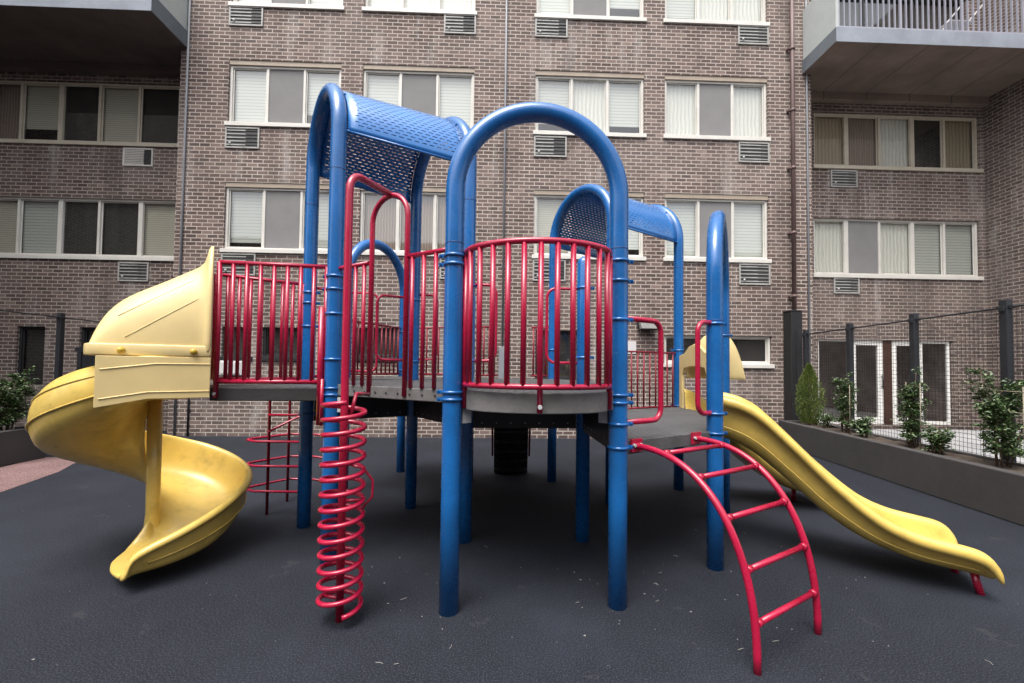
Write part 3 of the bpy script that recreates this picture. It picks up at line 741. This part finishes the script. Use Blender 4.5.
# bolt holes along the front deck edge
d = (A-F).normalized(); n_ = V((d.y,-d.x,0))
for k in range(9):
    bm = nb(); q = F+(A-F)*(.12+.095*k)+n_*.0; tube(bm, [(q.x-n_.x*.002,q.y-n_.y*.002,ZM-.045),(q.x+n_.x*.004,q.y+n_.y*.004,ZM-.045)], .008, 8)
    obj('bolt', bm, BLACK, ps)

# barriers
def barrier(a, b, z0, z1, k, inset=.09, r=.015, bottom=True, ends=False, rr=.017, mat=RED, insb=None, name='barrier', legs=()):
    d = (b-a).normalized(); a = a+d*inset; b = b-d*(inset if insb is None else insb); bm = nb()
    tube(bm, [(a.x-d.x*(inset-.05),a.y-d.y*(inset-.05),z1),(a.x,a.y,z1),(b.x,b.y,z1)], rr, 10)
    if bottom: tube(bm, [(a.x,a.y,z0),(b.x,b.y,z0)], rr, 10)
    for i in range(k):
        p = a.lerp(b, (i/(k-1)) if ends else (i+.5)/k)
        e_ = ends and i in (0,k-1); low = z0-(.12 if i in legs else 0)
        tube(bm, [(p.x,p.y,low),(p.x,p.y,z1)], r*(1.25 if e_ else 1), 10)
        if i in legs: tube(bm, [(p.x+d.y*.015,p.y-d.x*.015,low+.03),(p.x+d.y*.03,p.y-d.x*.03,low+.03)], .011, 8, mi=1)
    return obj(name, bm, [mat, STEEL], ps)
barrier(Pp, F, 1.375, 2.262, 9, inset=.04, insb=.06, ends=True, legs=(0,8))
barrier(Qq, G, 1.375, 2.262, 9, inset=.02, insb=.06, ends=True)
sa, sb = F.lerp(A,.35), F.lerp(A,.65)
barrier(F, sa, ZM, 2.25, 3, inset=.10, insb=.03, bottom=False)
barrier(A, sb, ZM, 2.25, 3, inset=.10, insb=.0, bottom=False)
barrier(M, L, 1.045, 1.71, 10, inset=.06, r=.010, rr=.011, mat=REDD)
barrier(I2, I, 1.40, 2.05, 11, inset=.07, r=.012, rr=.013, mat=REDD); barrier(I, J, 1.40, 2.05, 10, inset=.07, r=.012, rr=.013, mat=REDD)
barrier(J, P2(-.2,5.79), 1.40, 2.05, 4, inset=.07, insb=.0, r=.012, rr=.013, mat=REDD); barrier(K, P2(.26,5.79), 1.40, 2.05, 4, inset=.07, insb=.0, r=.012, rr=.013, mat=REDD)
# curved front barrier
bm = nb(); ex = lambda t, z: (.158+.452*cos(t), 2.70-.295*sin(t)**1.15, z)
for z, rr in ((2.222,.019),(1.395,.017)):
    tube(bm, [ex(pi*(.02+.96*k/40), z) for k in range(41)], rr, 12)
K_ = 13
# even arc-length spacing
arc = [V(ex(pi*k/400,0)) for k in range(401)]; cum = [0]
for k in range(400): cum.append(cum[-1]+(arc[k+1]-arc[k]).length)
for i in range(K_):
    s_ = cum[-1]*(.012+.976*i/(K_-1)); k = min(range(401), key=lambda q: abs(cum[q]-s_)); p = arc[k]
    low = 1.25 if i in (0, 6, K_-1) else 1.395
    tube(bm, [(p.x,p.y,low),(p.x,p.y,2.222)], .0165 if i not in (0,K_-1) else .018, 10)
    if i == 6: tube(bm, [(p.x,p.y-.016,1.285),(p.x,p.y-.03,1.285)], .013, 8, mi=1)
for q, sx in ((A,-1),(B,1)):
    p = arc[8 if sx > 0 else 392]; tube(bm, [(p.x,p.y,2.17),(q.x-sx*.05,q.y-.0,2.17)], .014, 10)
    tube(bm, [(p.x,p.y,1.33),(q.x-sx*.05,q.y-.0,1.33)], .014, 10)
obj('barrier', bm, [RED,STEEL], ps, label='bowed red front barrier between the two near blue posts')

# hand loops
def loop(p, d, ext, z0, z1, r=.0165, name='hand_loop', start=.055, mat=RED):
    d = V((d[0],d[1],0)).normalized(); c = .08; pts = [p+d*start+V((0,0,z1))]
    for k in range(7):
        t = pi/2*k/6; pts.append(p+d*(ext-c+c*sin(t))+V((0,0,z1-c+c*cos(t))))
    for k in range(7):
        t = pi/2*k/6; pts.append(p+d*(ext-c+c*cos(t))+V((0,0,z0+c-c*sin(t))))
    pts.append(p+d*start+V((0,0,z0))); bm = nb(); tube(bm, pts, r, 10); obj(name, bm, mat, ps)
loop(B, E_-B, .41, 1.155, 1.835, .019); loop(E_, B-E_, .21, 1.175, 1.865, .019, start=-.03)
loop(C, D-C, .25, 1.56, 2.23, .013); loop(D, C-D, .33, 1.55, 2.21, .013)
loop(H, G-H, .40, 1.57, 2.24, .014); loop(H, (1,0), .25, 1.58, 2.28, .013); loop(I2, (1,.1), .36, 1.44, 2.38, .014)
loop(G, H-G, .30, 1.40, 2.24, .013)
# entry hoop on the front left edge, with the coil climber in front of it
bm = nb(); d = (A-F).normalized(); rad = (sb-sa).length/2; mid = (sa+sb)/2; zt = 2.705
pts = [V((sa.x,sa.y,ZM-.06)), V((sa.x,sa.y,zt-rad-.1))]+[V((mid.x-d.x*rad*cos(t),mid.y-d.y*rad*cos(t),zt-rad+rad*sin(t))) for t in [pi*k/20 for k in range(21)]]+[V((sb.x,sb.y,zt-rad-.1)), V((sb.x,sb.y,ZM-.06))]
tube(bm, pts, .019, 12); obj('entry_hoop', bm, RED, ps)
cc = V((-.998,2.58,0)); bm = nb(); q = mid-cc; q.z = 0
pts = [cc+V((0,0,-.02)), cc+V((0,0,1.0)), cc+V((0,0,2.56))]
for k in range(1,7):
    t = (pi/2-.1)*k/6; pts.append(cc+q.normalized()*.12*(1-cos(t))+V((0,0,2.57+.12*sin(t))))
pts.append(V((mid.x,mid.y,zt+.01))); 
tube(bm, pts, .023, 14); cp = obj('climber_pole', bm, RED, ps)
bm = nb(); n_ = 14*28; pts = []
for k in range(n_+1):
    t = 2*pi*14*k/n_-1.1; z = .075+1.215*k/n_; pts.append(cc+V((.118*cos(t),.118*sin(t),z)))
tube(bm, pts, .0145, 10)
for z in (.13,.70,1.27):
    a_ = -1.1+2*pi*14*(z-.075)/1.215; tube(bm, [cc+V((0,0,z)), cc+V((.118*cos(a_),.118*sin(a_),z))], .011, 8)
obj('coil', bm, RED, cp)
bm = nb(); tube(bm, [cc+V((.03,.02,1.2)), cc+V((.05,.05,1.33)), V((mid.x-.1,mid.y-.06,ZM-.05))], .012, 8); obj('bracket', bm, RED, cp); bm = nb(); tube(bm, [cc+V((.05,.03,.9)),cc+V((.10,.06,.88)),cc+V((.15,.09,.8)),cc+V((.15,.09,.70)),cc+V((.10,.06,.64))], .008, 8); obj('bracket', bm, RED, cp)
# red back-panels beside post F
bm = nb(); tube(bm, [(F.x-.085,F.y-.03,1.05),(F.x-.085,F.y-.03,1.95)], .022, 10); tube(bm, [(F.x-.055,F.y-.06,1.05),(F.x-.055,F.y-.06,1.40)], .014, 10); obj('barrier_stile', bm, RED, ps)

# arched ladder at the front right
bn = V((.526,-.85,0)); l1, l2 = B.lerp(E_,.15), B.lerp(E_,.76)
def rail(p, a): return p+bn*(.03+.765*max(0,sin(a))**.82)+V((0,0,(ZL-.035)*max(0,cos(a))**.86))
bm = nb()
for p in (l1,l2):
    pts = [p+bn*.0+V((0,0,ZL-.033))]+[rail(p, pi/2*k/26) for k in range(27)]; pts[-1].z = -.02
    tube(bm, pts, .0195, 12)
    d = (E_-B).normalized()
    obox(bm, (p.x+bn.x*.012,p.y+bn.y*.012), (d.x,d.y), (bn.x,bn.y), .05, .008, ZL-.075, ZL+.01)
    for s_ in (-.03,.03): tube(bm, [(p.x+d.x*s_+bn.x*.02,p.y+d.y*s_+bn.y*.02,ZL-.03),(p.x+d.x*s_+bn.x*.035,p.y+d.y*s_+bn.y*.035,ZL-.03)], .011, 8, mi=1)
la = obj('arch_ladder', bm, [RED,STEEL], ps)
for a in (11,29.5,48,65,79.5):
    bm = nb(); tube(bm, [rail(l1,R(a)), rail(l2,R(a))], .0155, 10)
    for p in (l1,l2):
        q = rail(p,R(a)); dd = (l2-l1).normalized()*(1 if p is l1 else -1); tube(bm, [q+dd*.012, q+dd*.05], .0205, 10)
    obj('rung', bm, RED, la)

# loop ladder at the back left
p1, p2 = V((-2.44,4.36,0)), V((-2.46,4.79,0)); bm = nb()
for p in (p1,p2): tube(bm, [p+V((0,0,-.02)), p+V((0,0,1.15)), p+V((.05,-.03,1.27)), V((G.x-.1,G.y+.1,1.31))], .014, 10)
ll = obj('loop_ladder', bm, REDD, ps)
for z in (.24,.49,.735):
    pts = [V((G.x-.05,G.y+.12,z+.02)), V((-2.12,4.33,z)), p1+V((0,-.03,z)), V((-2.56,4.33,z)), V((-2.68,4.40,z)), V((-2.70,4.46,z)), V((-2.60,4.62,z)), p2+V((0,.03,z)), V((-2.2,4.82,z)), V((-1.95,4.7,z))]
    bm = nb(); tube(bm, pts, .0125, 8); obj('rung', bm, RED, ll)
bm = nb(); tube(bm, [p1+V((0,-.02,.83)), p2+V((.1,0,.93)), V((-1.95,4.5,.95))], .012, 8); tube(bm, [p1+V((0,-.02,1.0)), V((-2.2,4.36,1.0)), V((-1.95,4.3,1.03))], .012, 8); obj('rung', bm, RED, ll)

# tread ramp hanging off the back of the hexagonal deck
bm = nb(); y0, y1 = 5.86, 6.24
tr_ = lambda t: (y0+(y1-y0)*t**1.2, 1.28*(1-t))
rows = [[(x, tr_(k/20)[0], tr_(k/20)[1]) for x in (-.24,.24)] for k in range(21)]; grid(bm, rows, smooth=False)
for k in range(9):
    y, z = tr_((k+.6)/9)
    box(bm, (-.235,y-.06,z-.03), (.235,y+.01,z+.012))
    for i in range(5): box(bm, (-.215+i*.09,y-.11,z-.02), (-.155+i*.09,y-.06,z+.012))
tr = obj('tread_climber', bm, RUBBER, ps)
for s_ in (-1,1):
    bm = nb(); tube(bm, [(s_*.26,tr_(t)[0]-.01,tr_(t)[1]) for t in (0,.2,.4,.6,.8)], .014, 8); obj('rail', bm, REDD, tr)

# perforated vault roofs
def roof(a1, b1, a2, b2, zs1, r1, zs2, r2, ins=.06):
    """arch 1 from a1 to b1, arch 2 from a2 to b2"""
    bm = nb(); rows = []; uvs = []
    m1, m2 = (a1+b1)/2, (a2+b2)/2; d1, d2 = (a1-b1).normalized(), (a2-b2).normalized(); ln = (m2-m1).length
    nA, nL = 40, 12
    for i in range(nA+1):
        t = -.06+(pi+.12)*i/nA; row = []; ur = []
        for j in range(nL+1):
            s_ = ins/ln+(1-2*ins/ln)*j/nL
            p = (m1+d1*(r1+.02)*cos(t)+V((0,0,zs1+(r1+.02)*sin(t)))).lerp(m2+d2*(r2+.02)*cos(t)+V((0,0,zs2+(r2+.02)*sin(t))), s_)
            row.append(p); ur.append((1.56*i/nA, (ln-2*ins)*j/nL))
        rows.append(row); uvs.append(ur)
    grid(bm, rows, uvs); r_ = obj('roof', bm, PERF, ps, solid=.006, off=0)
    for i in (0,nA):
        e0, e1 = rows[i][0], rows[i][-1]; bm = nb(); tube(bm, [e0,e1], .011, 8); obj('roof_edge', bm, BLUE, r_)
    for t in (.0,.25,.5,.75,1.0):
        for row_end in (0,-1):
            bm = nb(); p = rows[int(t*nA)][row_end]; bmesh.ops.create_uvsphere(bm, u_segments=8, v_segments=6, radius=.014, matrix=Matrix.Translation(p))
            obj('bolt', bm, BLUE, r_)
roof(F, G, C, H, zfg, rfg, zhc, rhc); roof(M, K, L, O, zkm, rkm, zlo, rlo)

# ---- spiral slide at the left
su = V((-.82,-.572,0)); so_ = V((.572,-.82,0)); M0 = P2(-2.37,3.385); SS = .38; RC = .33
Cn = M0+su*SS-so_*RC
def station(q):
    """q<0: straight entry (metres to the start of the turn), q in degrees after"""
    if q < 0: return M0+su*(SS+q), so_, True
    if q <= 360:
        a = -R(q); return Cn, V((so_.x*cos(a)-so_.y*sin(a), so_.x*sin(a)+so_.y*cos(a), 0)), False
    return Cn+su*(q-360)/1000., so_, False
qs = [-.38,-.28,-.18,-.08]+list(range(0,361,6))+[368,376,384,392,396]
rim = lambda q: ci(q, [-1,0,35,80,125,170,215,260,300,320,335,345,354,364,374,392], [1.555,1.54,1.45,1.29,1.09,.90,.72,.57,.475,.415,.36,.32,.28,.215,.15,.12])
bed = lambda q: ci(q, [-1,0,60,125,215,260,305,340,365,385,395], [1.30,1.25,.95,.69,.36,.24,.150,.112,.100,.096,.088])
rows = []
for q in qs:
    c, o_, st = station(q); zb, zr = bed(q), rim(q); h = zr-zb
    hin = h if q < 0 else max(.10, h*(1-q/50.)) if q < 270 else .10+.07*min(1,(q-270)/50.) if q < 352 else max(.025,.17-(q-352)/300.)
    ri = .06 if q < 330 else .06+min(.12,(q-330)/600.)
    RO = .665+(.05*max(0,min(1,(q-300)/45.)))-(.05*max(0,(q-374)/22.)**2 if q > 374 else 0)
    prof = [(ri-.03,hin-.02),(ri-.012,hin),(ri+.01,hin*.75),(ri+.03,hin*.35),(ri+.08,.05*h+.01),(ri+.16,0),(.34*RO/.665,-.012),(.46*RO/.665,.03*h),(.555*RO/.665,.09*h),(.625*RO/.665,.22*h),(.652*RO/.665,.45*h),(.660*RO/.665,.75*h),(RO,h),(RO+.018,h+.012),(RO+.036,h+.002),(RO+.038,h-.03)]
    bx = max(0,min(1,(q-285)/40.))          # the run-out is a flat tray with an upright outer wall
    tray = prof[:6]+[(.34,-.006),(.50,.0),(.605,.02*h),(.640,.10*h),(.655,.32*h),(.665,.68*h),(.675,h),(.693,h+.012),(.711,h+.002),(.713,h-.03)]
    prof = [(a0+(b0*RO/.675-a0)*bx, a1+(b1-a1)*bx) if i_ > 5 else (a0,a1) for i_, ((a0,a1),(b0,b1)) in enumerate(zip(prof, tray))]
    # the upper half of the turn bellies outwards and its rim leans in
    bl = 0 if q < 0 else min(1,q/25.) if q < 140 else max(0,1-(q-140)/70.)
    belly = prof[:7]+[(.50,.02*h),(.60,.12*h),(.625,.26*h),(.645,.45*h),(.640,.68*h),(.612,.86*h),(.580,.96*h),(.565,h),(.55,.985*h)]
    prof = [(a0+(b0-a0)*bl, a1+(b1-a1)*bl) for (a0,a1),(b0,b1) in zip(prof, belly)]
    row = []
    for rho, dz in prof:
        if q > 360: p = Cn+so_*rho+su*(q-360)/36.*ci(rho,[.05,.12,.35,.5,.685],[.05,.07,.16,.145,.055])
        else: p = (c+o_*(rho-RC)) if st else (c+o_*rho)
        row.append((p.x,p.y,zb+dz))
    rows.append(row)
bm = nb(); grid(bm, rows)
sp = obj('spiral_slide', bm, YEL, ps, solid=.026, off=0, label='yellow spiral slide with a pale hood')
md = sp.modifiers.new('sub','SUBSURF'); md.levels = 1; md.render_levels = 1
# ribs moulded into the outer wall
bm = nb()
for fr in (.42,.80):
    pts = []
    for q in qs[4:-6]:
        c, o_, st = station(q); zb, zr = bed(q), rim(q); bl = min(1,q/25.) if q < 140 else max(0,1-(q-140)/70.)
        rho = ((.652 if fr < .5 else .662)*(1-bl)+(.643 if fr < .5 else .622)*bl)+.014; p = c+o_*rho*(1+.05/.665*max(0,min(1,(q-300)/45.))); pts.append((p.x,p.y,zb+(zr-zb)*fr))
    tube(bm, pts, .006, 6)
obj('moulded_rib', bm, YEL, sp)
bm = nb(); tube(bm, [(Cn.x+.045,Cn.y,-.01),(Cn.x+.045,Cn.y,.12),(Cn.x+.045,Cn.y,.32),(Cn.x+.03,Cn.y,1.40)], [.06,.06,.046,.05], 20); obj('centre_column', bm, YEL, sp)
bm = nb()
for s_, o0 in ((1,.385),(-1,-.335)):
    ply = [(-.0,1.265),(.34,1.265),(.60 if s_ > 0 else .34,1.215),(.60 if s_ > 0 else .34,1.548),(0,1.548)]
    va = [bm.verts.new(M0+su*t+so_*(o0)+V((0,0,z))) for t, z in ply]; vb = [bm.verts.new(M0+su*t+so_*(o0-.03*s_)+V((0,0,z))) for t, z in ply]
    bm.faces.new(va); bm.faces.new(list(reversed(vb)))
    for k in range(5): bm.faces.new((va[k],va[(k+1)%5],vb[(k+1)%5],vb[k]))
    if s_ < 0: obj('entry_box', bm, CREAM, sp, bevel=.006); bm = None
    else: keep = bm; bm = nb()
bm = keep
pts = [(.005,1.50),(.30,1.50),(.58,1.46)]
tube(bm, [M0+su*t+so_*.386+V((0,0,z)) for t, z in pts], .005, 6)
tube(bm, [M0+su*t+so_*.386+V((0,0,z)) for t, z in ((.005,1.31),(.34,1.31),(.58,1.27))], .005, 6)
obj('entry_box', bm, CREAM, sp, bevel=.006)
def hood(par, M_, u_, o_, zb, hh, ln, hw, mat, Hs=None, trim=True):
    bm = nb(); rows = []
    T = [0,.03,.035,.12,.22,.32,.42,.50,.56,.60,.63,.645]
    Hs = Hs or [1.0,.985,.835,.765,.68,.60,.525,.45,.36,.26,.14,.0]
    for t, h in zip(T, Hs):
        f = t/.645; wd = hw*(1-.22*f**2.2); big = 1.06 if t < .033 else 1
        row = []
        for k in range(25):
            a = pi*k/24; c_, s_ = cos(a), sin(a)
            x = wd*big*math.copysign(abs(c_)**.62, c_); z = hh*h*(abs(s_)**.72)*(1.015 if t < .033 else 1)
            pull = 0 if t < .033 else .10*(1-abs(s_))*f*0
            p = M_+u_*(t*ln/.645+pull)+o_*x+V((0,0,zb+z)); row.append(p)
        rows.append(row)
    grid(bm, rows)
    h_ = obj('hood', bm, mat, par, solid=.018, off=0); md = h_.modifiers.new('sub','SUBSURF'); md.levels = 1; md.render_levels = 1
    if not trim: return h_
    # base flange
    bm = nb(); fl_ = []
    for i in range(len(T)-1): fl_.append((T[i]*ln/.645, hw*(1-.22*(T[i]/.645)**2.2)))
    out = [M_+u_*t+o_*(w_+.004) for t, w_ in fl_]+[M_+u_*(ln+.01)+o_*x for x in (.2,.0,-.2)]+[M_+u_*t-o_*(w_+.004) for t, w_ in reversed(fl_)]
    ro = [[(p.x,p.y,zb+.065) for p in out],[(p.x,p.y,zb-.012) for p in out]]; grid(bm, ro); obj('hood_flange', bm, mat, h_, solid=.036, off=0, bevel=.008)
    for t in (.09*ln/.6,.44*ln/.6):
        bm = nb(); p = M_+u_*t+o_*(hw*(1-.22*(t/ln)**2.2)+.028)+V((0,0,zb+.022)); bmesh.ops.create_uvsphere(bm, u_segments=12, v_segments=8, radius=.022, matrix=Matrix.Translation(p))
        obj('bolt', bm, YBOLT, h_)
    # moulded creases
    bm = nb()
    for (t0,z0),(t1,z1) in (((.06,.50),(.46,.13)),((.05,.70),(.50,.30))):
        a = []
        for k in range(9):
            t = t0+(t1-t0)*k/8; z = (z0+(z1-z0)*k/8); h = ci(t, T, Hs); s_ = min(1,(z/ h))**(1/.72); c_ = math.sqrt(max(0,1-s_*s_)); wd = hw*(1-.22*(t/.645)**2.2)
            a.append(M_+u_*(t*ln/.645)+o_*(wd*c_**.62+.0085)+V((0,0,zb+hh*z)))
        tube(bm, a, .003, 6)
    obj('moulded_rib', bm, mat, h_)
    return h_
hood(sp, M0+su*.0, su, so_, 1.565, .84, .66, .365, CREAM)

# ---- wave slide at the right, and the hooded slide behind it
def flume(name, P0, ud, vd, wdt, T, RIM, BED, label, step=40):
    rows = []; t1 = T[-1]
    for k in range(step+1):
        t = T[0]+(t1-T[0])*k/step; zr, zb = ci(t,T,RIM), ci(t,T,BED); h = max(.015,zr-zb)
        prof = [(-.040,h-.068),(-.066,h-.052),(-.070,h-.018),(-.048,h+.008),(-.014,h+.008),(.006,h-.016),(.014,.62*h),(.026,.36*h),(.05,.13*h),(.11,0)]
        pr = prof+[(wdt/2,-.006)]+[(wdt-v,z) for v, z in reversed(prof)]
        rows.append([P0+ud*t+vd*v+V((0,0,zb+z)) for v, z in pr])
    bm = nb(); grid(bm, rows); o = obj(name, bm, YEL, ps, solid=.022, off=0, label=label)
    md = o.modifiers.new('sub','SUBSURF'); md.levels = 1; md.render_levels = 1
    bm = nb()
    for f_ in (.30,):
        tube(bm, [P0+ud*t+vd*(.003)+V((0,0,ci(t,T,BED)+(ci(t,T,RIM)-ci(t,T,BED))*f_)) for t in [T[0]+(t1-.06-T[0])*k/30 for k in range(31)]], .0045, 6)
    obj('moulded_rib', bm, YEL, o)
    return o
ud, vd = V((.896,-.444,0)), V((.444,.896,0))
T = [-.02,.06,.2,.32,.45,.59,.72,.85,.97,1.08,1.2,1.3,1.45,1.57,1.63,1.675]
RIM = [1.285,1.275,1.235,1.165,1.04,.895,.755,.63,.525,.445,.39,.362,.338,.315,.275,.19]
BED = [.945,.93,.875,.80,.69,.565,.445,.345,.272,.222,.184,.160,.143,.134,.128,.118]
ws = flume('wave_slide', V((1.715,3.61,0)), ud, vd, .56, T, RIM, BED, 'near yellow wave slide running down to the right')
for v in (.10,.46):
    bm = nb(); p = V((1.715,3.61,0))+ud*1.575+vd*v; tube(bm, [p+V((.01,-.01,.14)), p+V((.04,-.03,-.02))], .022, 10); obj('foot', bm, RED, ws)
bm = nb(); q = V((1.715,3.61,0)); 
obox(bm, ((q+vd*.28).x-.02,(q+vd*.28).y+.01), (ud.x,ud.y), (vd.x,vd.y), .02, .30, .90, 1.0); obj('entry_bracket', bm, YEL, ws)
T2 = [-.02,.1,.27,.43,.59,.75,.91,1.07,1.23,1.36,1.43]
RIM2 = [1.26,1.22,1.10,.93,.76,.61,.49,.40,.34,.30,.16]; BED2 = [.94,.88,.74,.58,.44,.325,.24,.185,.155,.14,.125]
hs2 = flume('hooded_slide', V((2.12,4.64,0)), V((1,0,0)), V((0,1,0)), .60, T2, RIM2, BED2, 'far yellow slide with a pale hood behind the right posts')
hood(hs2, V((2.135,4.90,0)), V((1,0,0)), V((0,-1,0)), 1.40, .53, .37, .36, CREAM, [.52,.54,.60,.82,.97,1.0,.95,.82,.64,.44,.22,0], False)
outl = [(5.36,1.03),(5.36,1.68),(5.22,1.70),(5.06,1.78),(4.94,1.80),(4.80,1.78),(4.66,1.70),(4.52,1.68),(4.52,1.03)]
inl = [(5.27,1.03),(5.27,1.44),(5.22,1.52),(5.06,1.54),(4.94,1.54),(4.80,1.54),(4.66,1.52),(4.61,1.44),(4.61,1.03)]
bm = nb(); q4 = [[bm.verts.new((x,y,z)) for y, z in pl_] for x in (2.085,2.115) for pl_ in (outl,inl)]
for k in range(8):
    for a_, b_ in ((0,1),(3,2),(2,0),(1,3)): bm.faces.new((q4[a_][k],q4[a_][k+1],q4[b_][k+1],q4[b_][k]))
for k in (0,8): bm.faces.new((q4[0][k],q4[1][k],q4[3][k],q4[2][k]))
obj('entry_panel', bm, CREAM, hs2, bevel=.008)
bm = nb(); tube(bm, [(3.3,5.06,.13),(3.3,5.06,-.02)], .025, 10); obj('foot', bm, RED, hs2)

# ------------------------------------------------------------------ litter on the rubber surface
bm = nb(); rs = random.Random(3)
for i in range(190):
    y = rs.uniform(1.6,8.6); x = rs.uniform(-1,1)*min(5,1.25*y); s_ = rs.choice((.002,.0025,.003,.004,.004,.007)); a = rs.uniform(0,pi)
    if rs.random() < .3: x, y = rs.gauss(.9,1.0), rs.gauss(2.7,.5)
    if y < 1.5: continue
    pts = [(x+s_*cos(a+k*2*pi/5)*rs.uniform(.5,1.3), y+s_*sin(a+k*2*pi/5)*rs.uniform(.4,1.2)) for k in range(5)]
    prism(bm, pts, .001, .001+s_*.35)
for i in range(26):
    y = rs.uniform(2,4.2); x = rs.uniform(-1.2,2.6); a = rs.uniform(0,pi); l = rs.uniform(.015,.045)
    tube(bm, [(x,y,.004),(x+l*.5*cos(a)+.006,y+l*.5*sin(a),.006),(x+l*cos(a),y+l*sin(a),.004)], .0016, 5)
struct('leaf_litter', bm, LITM, kind='stuff')
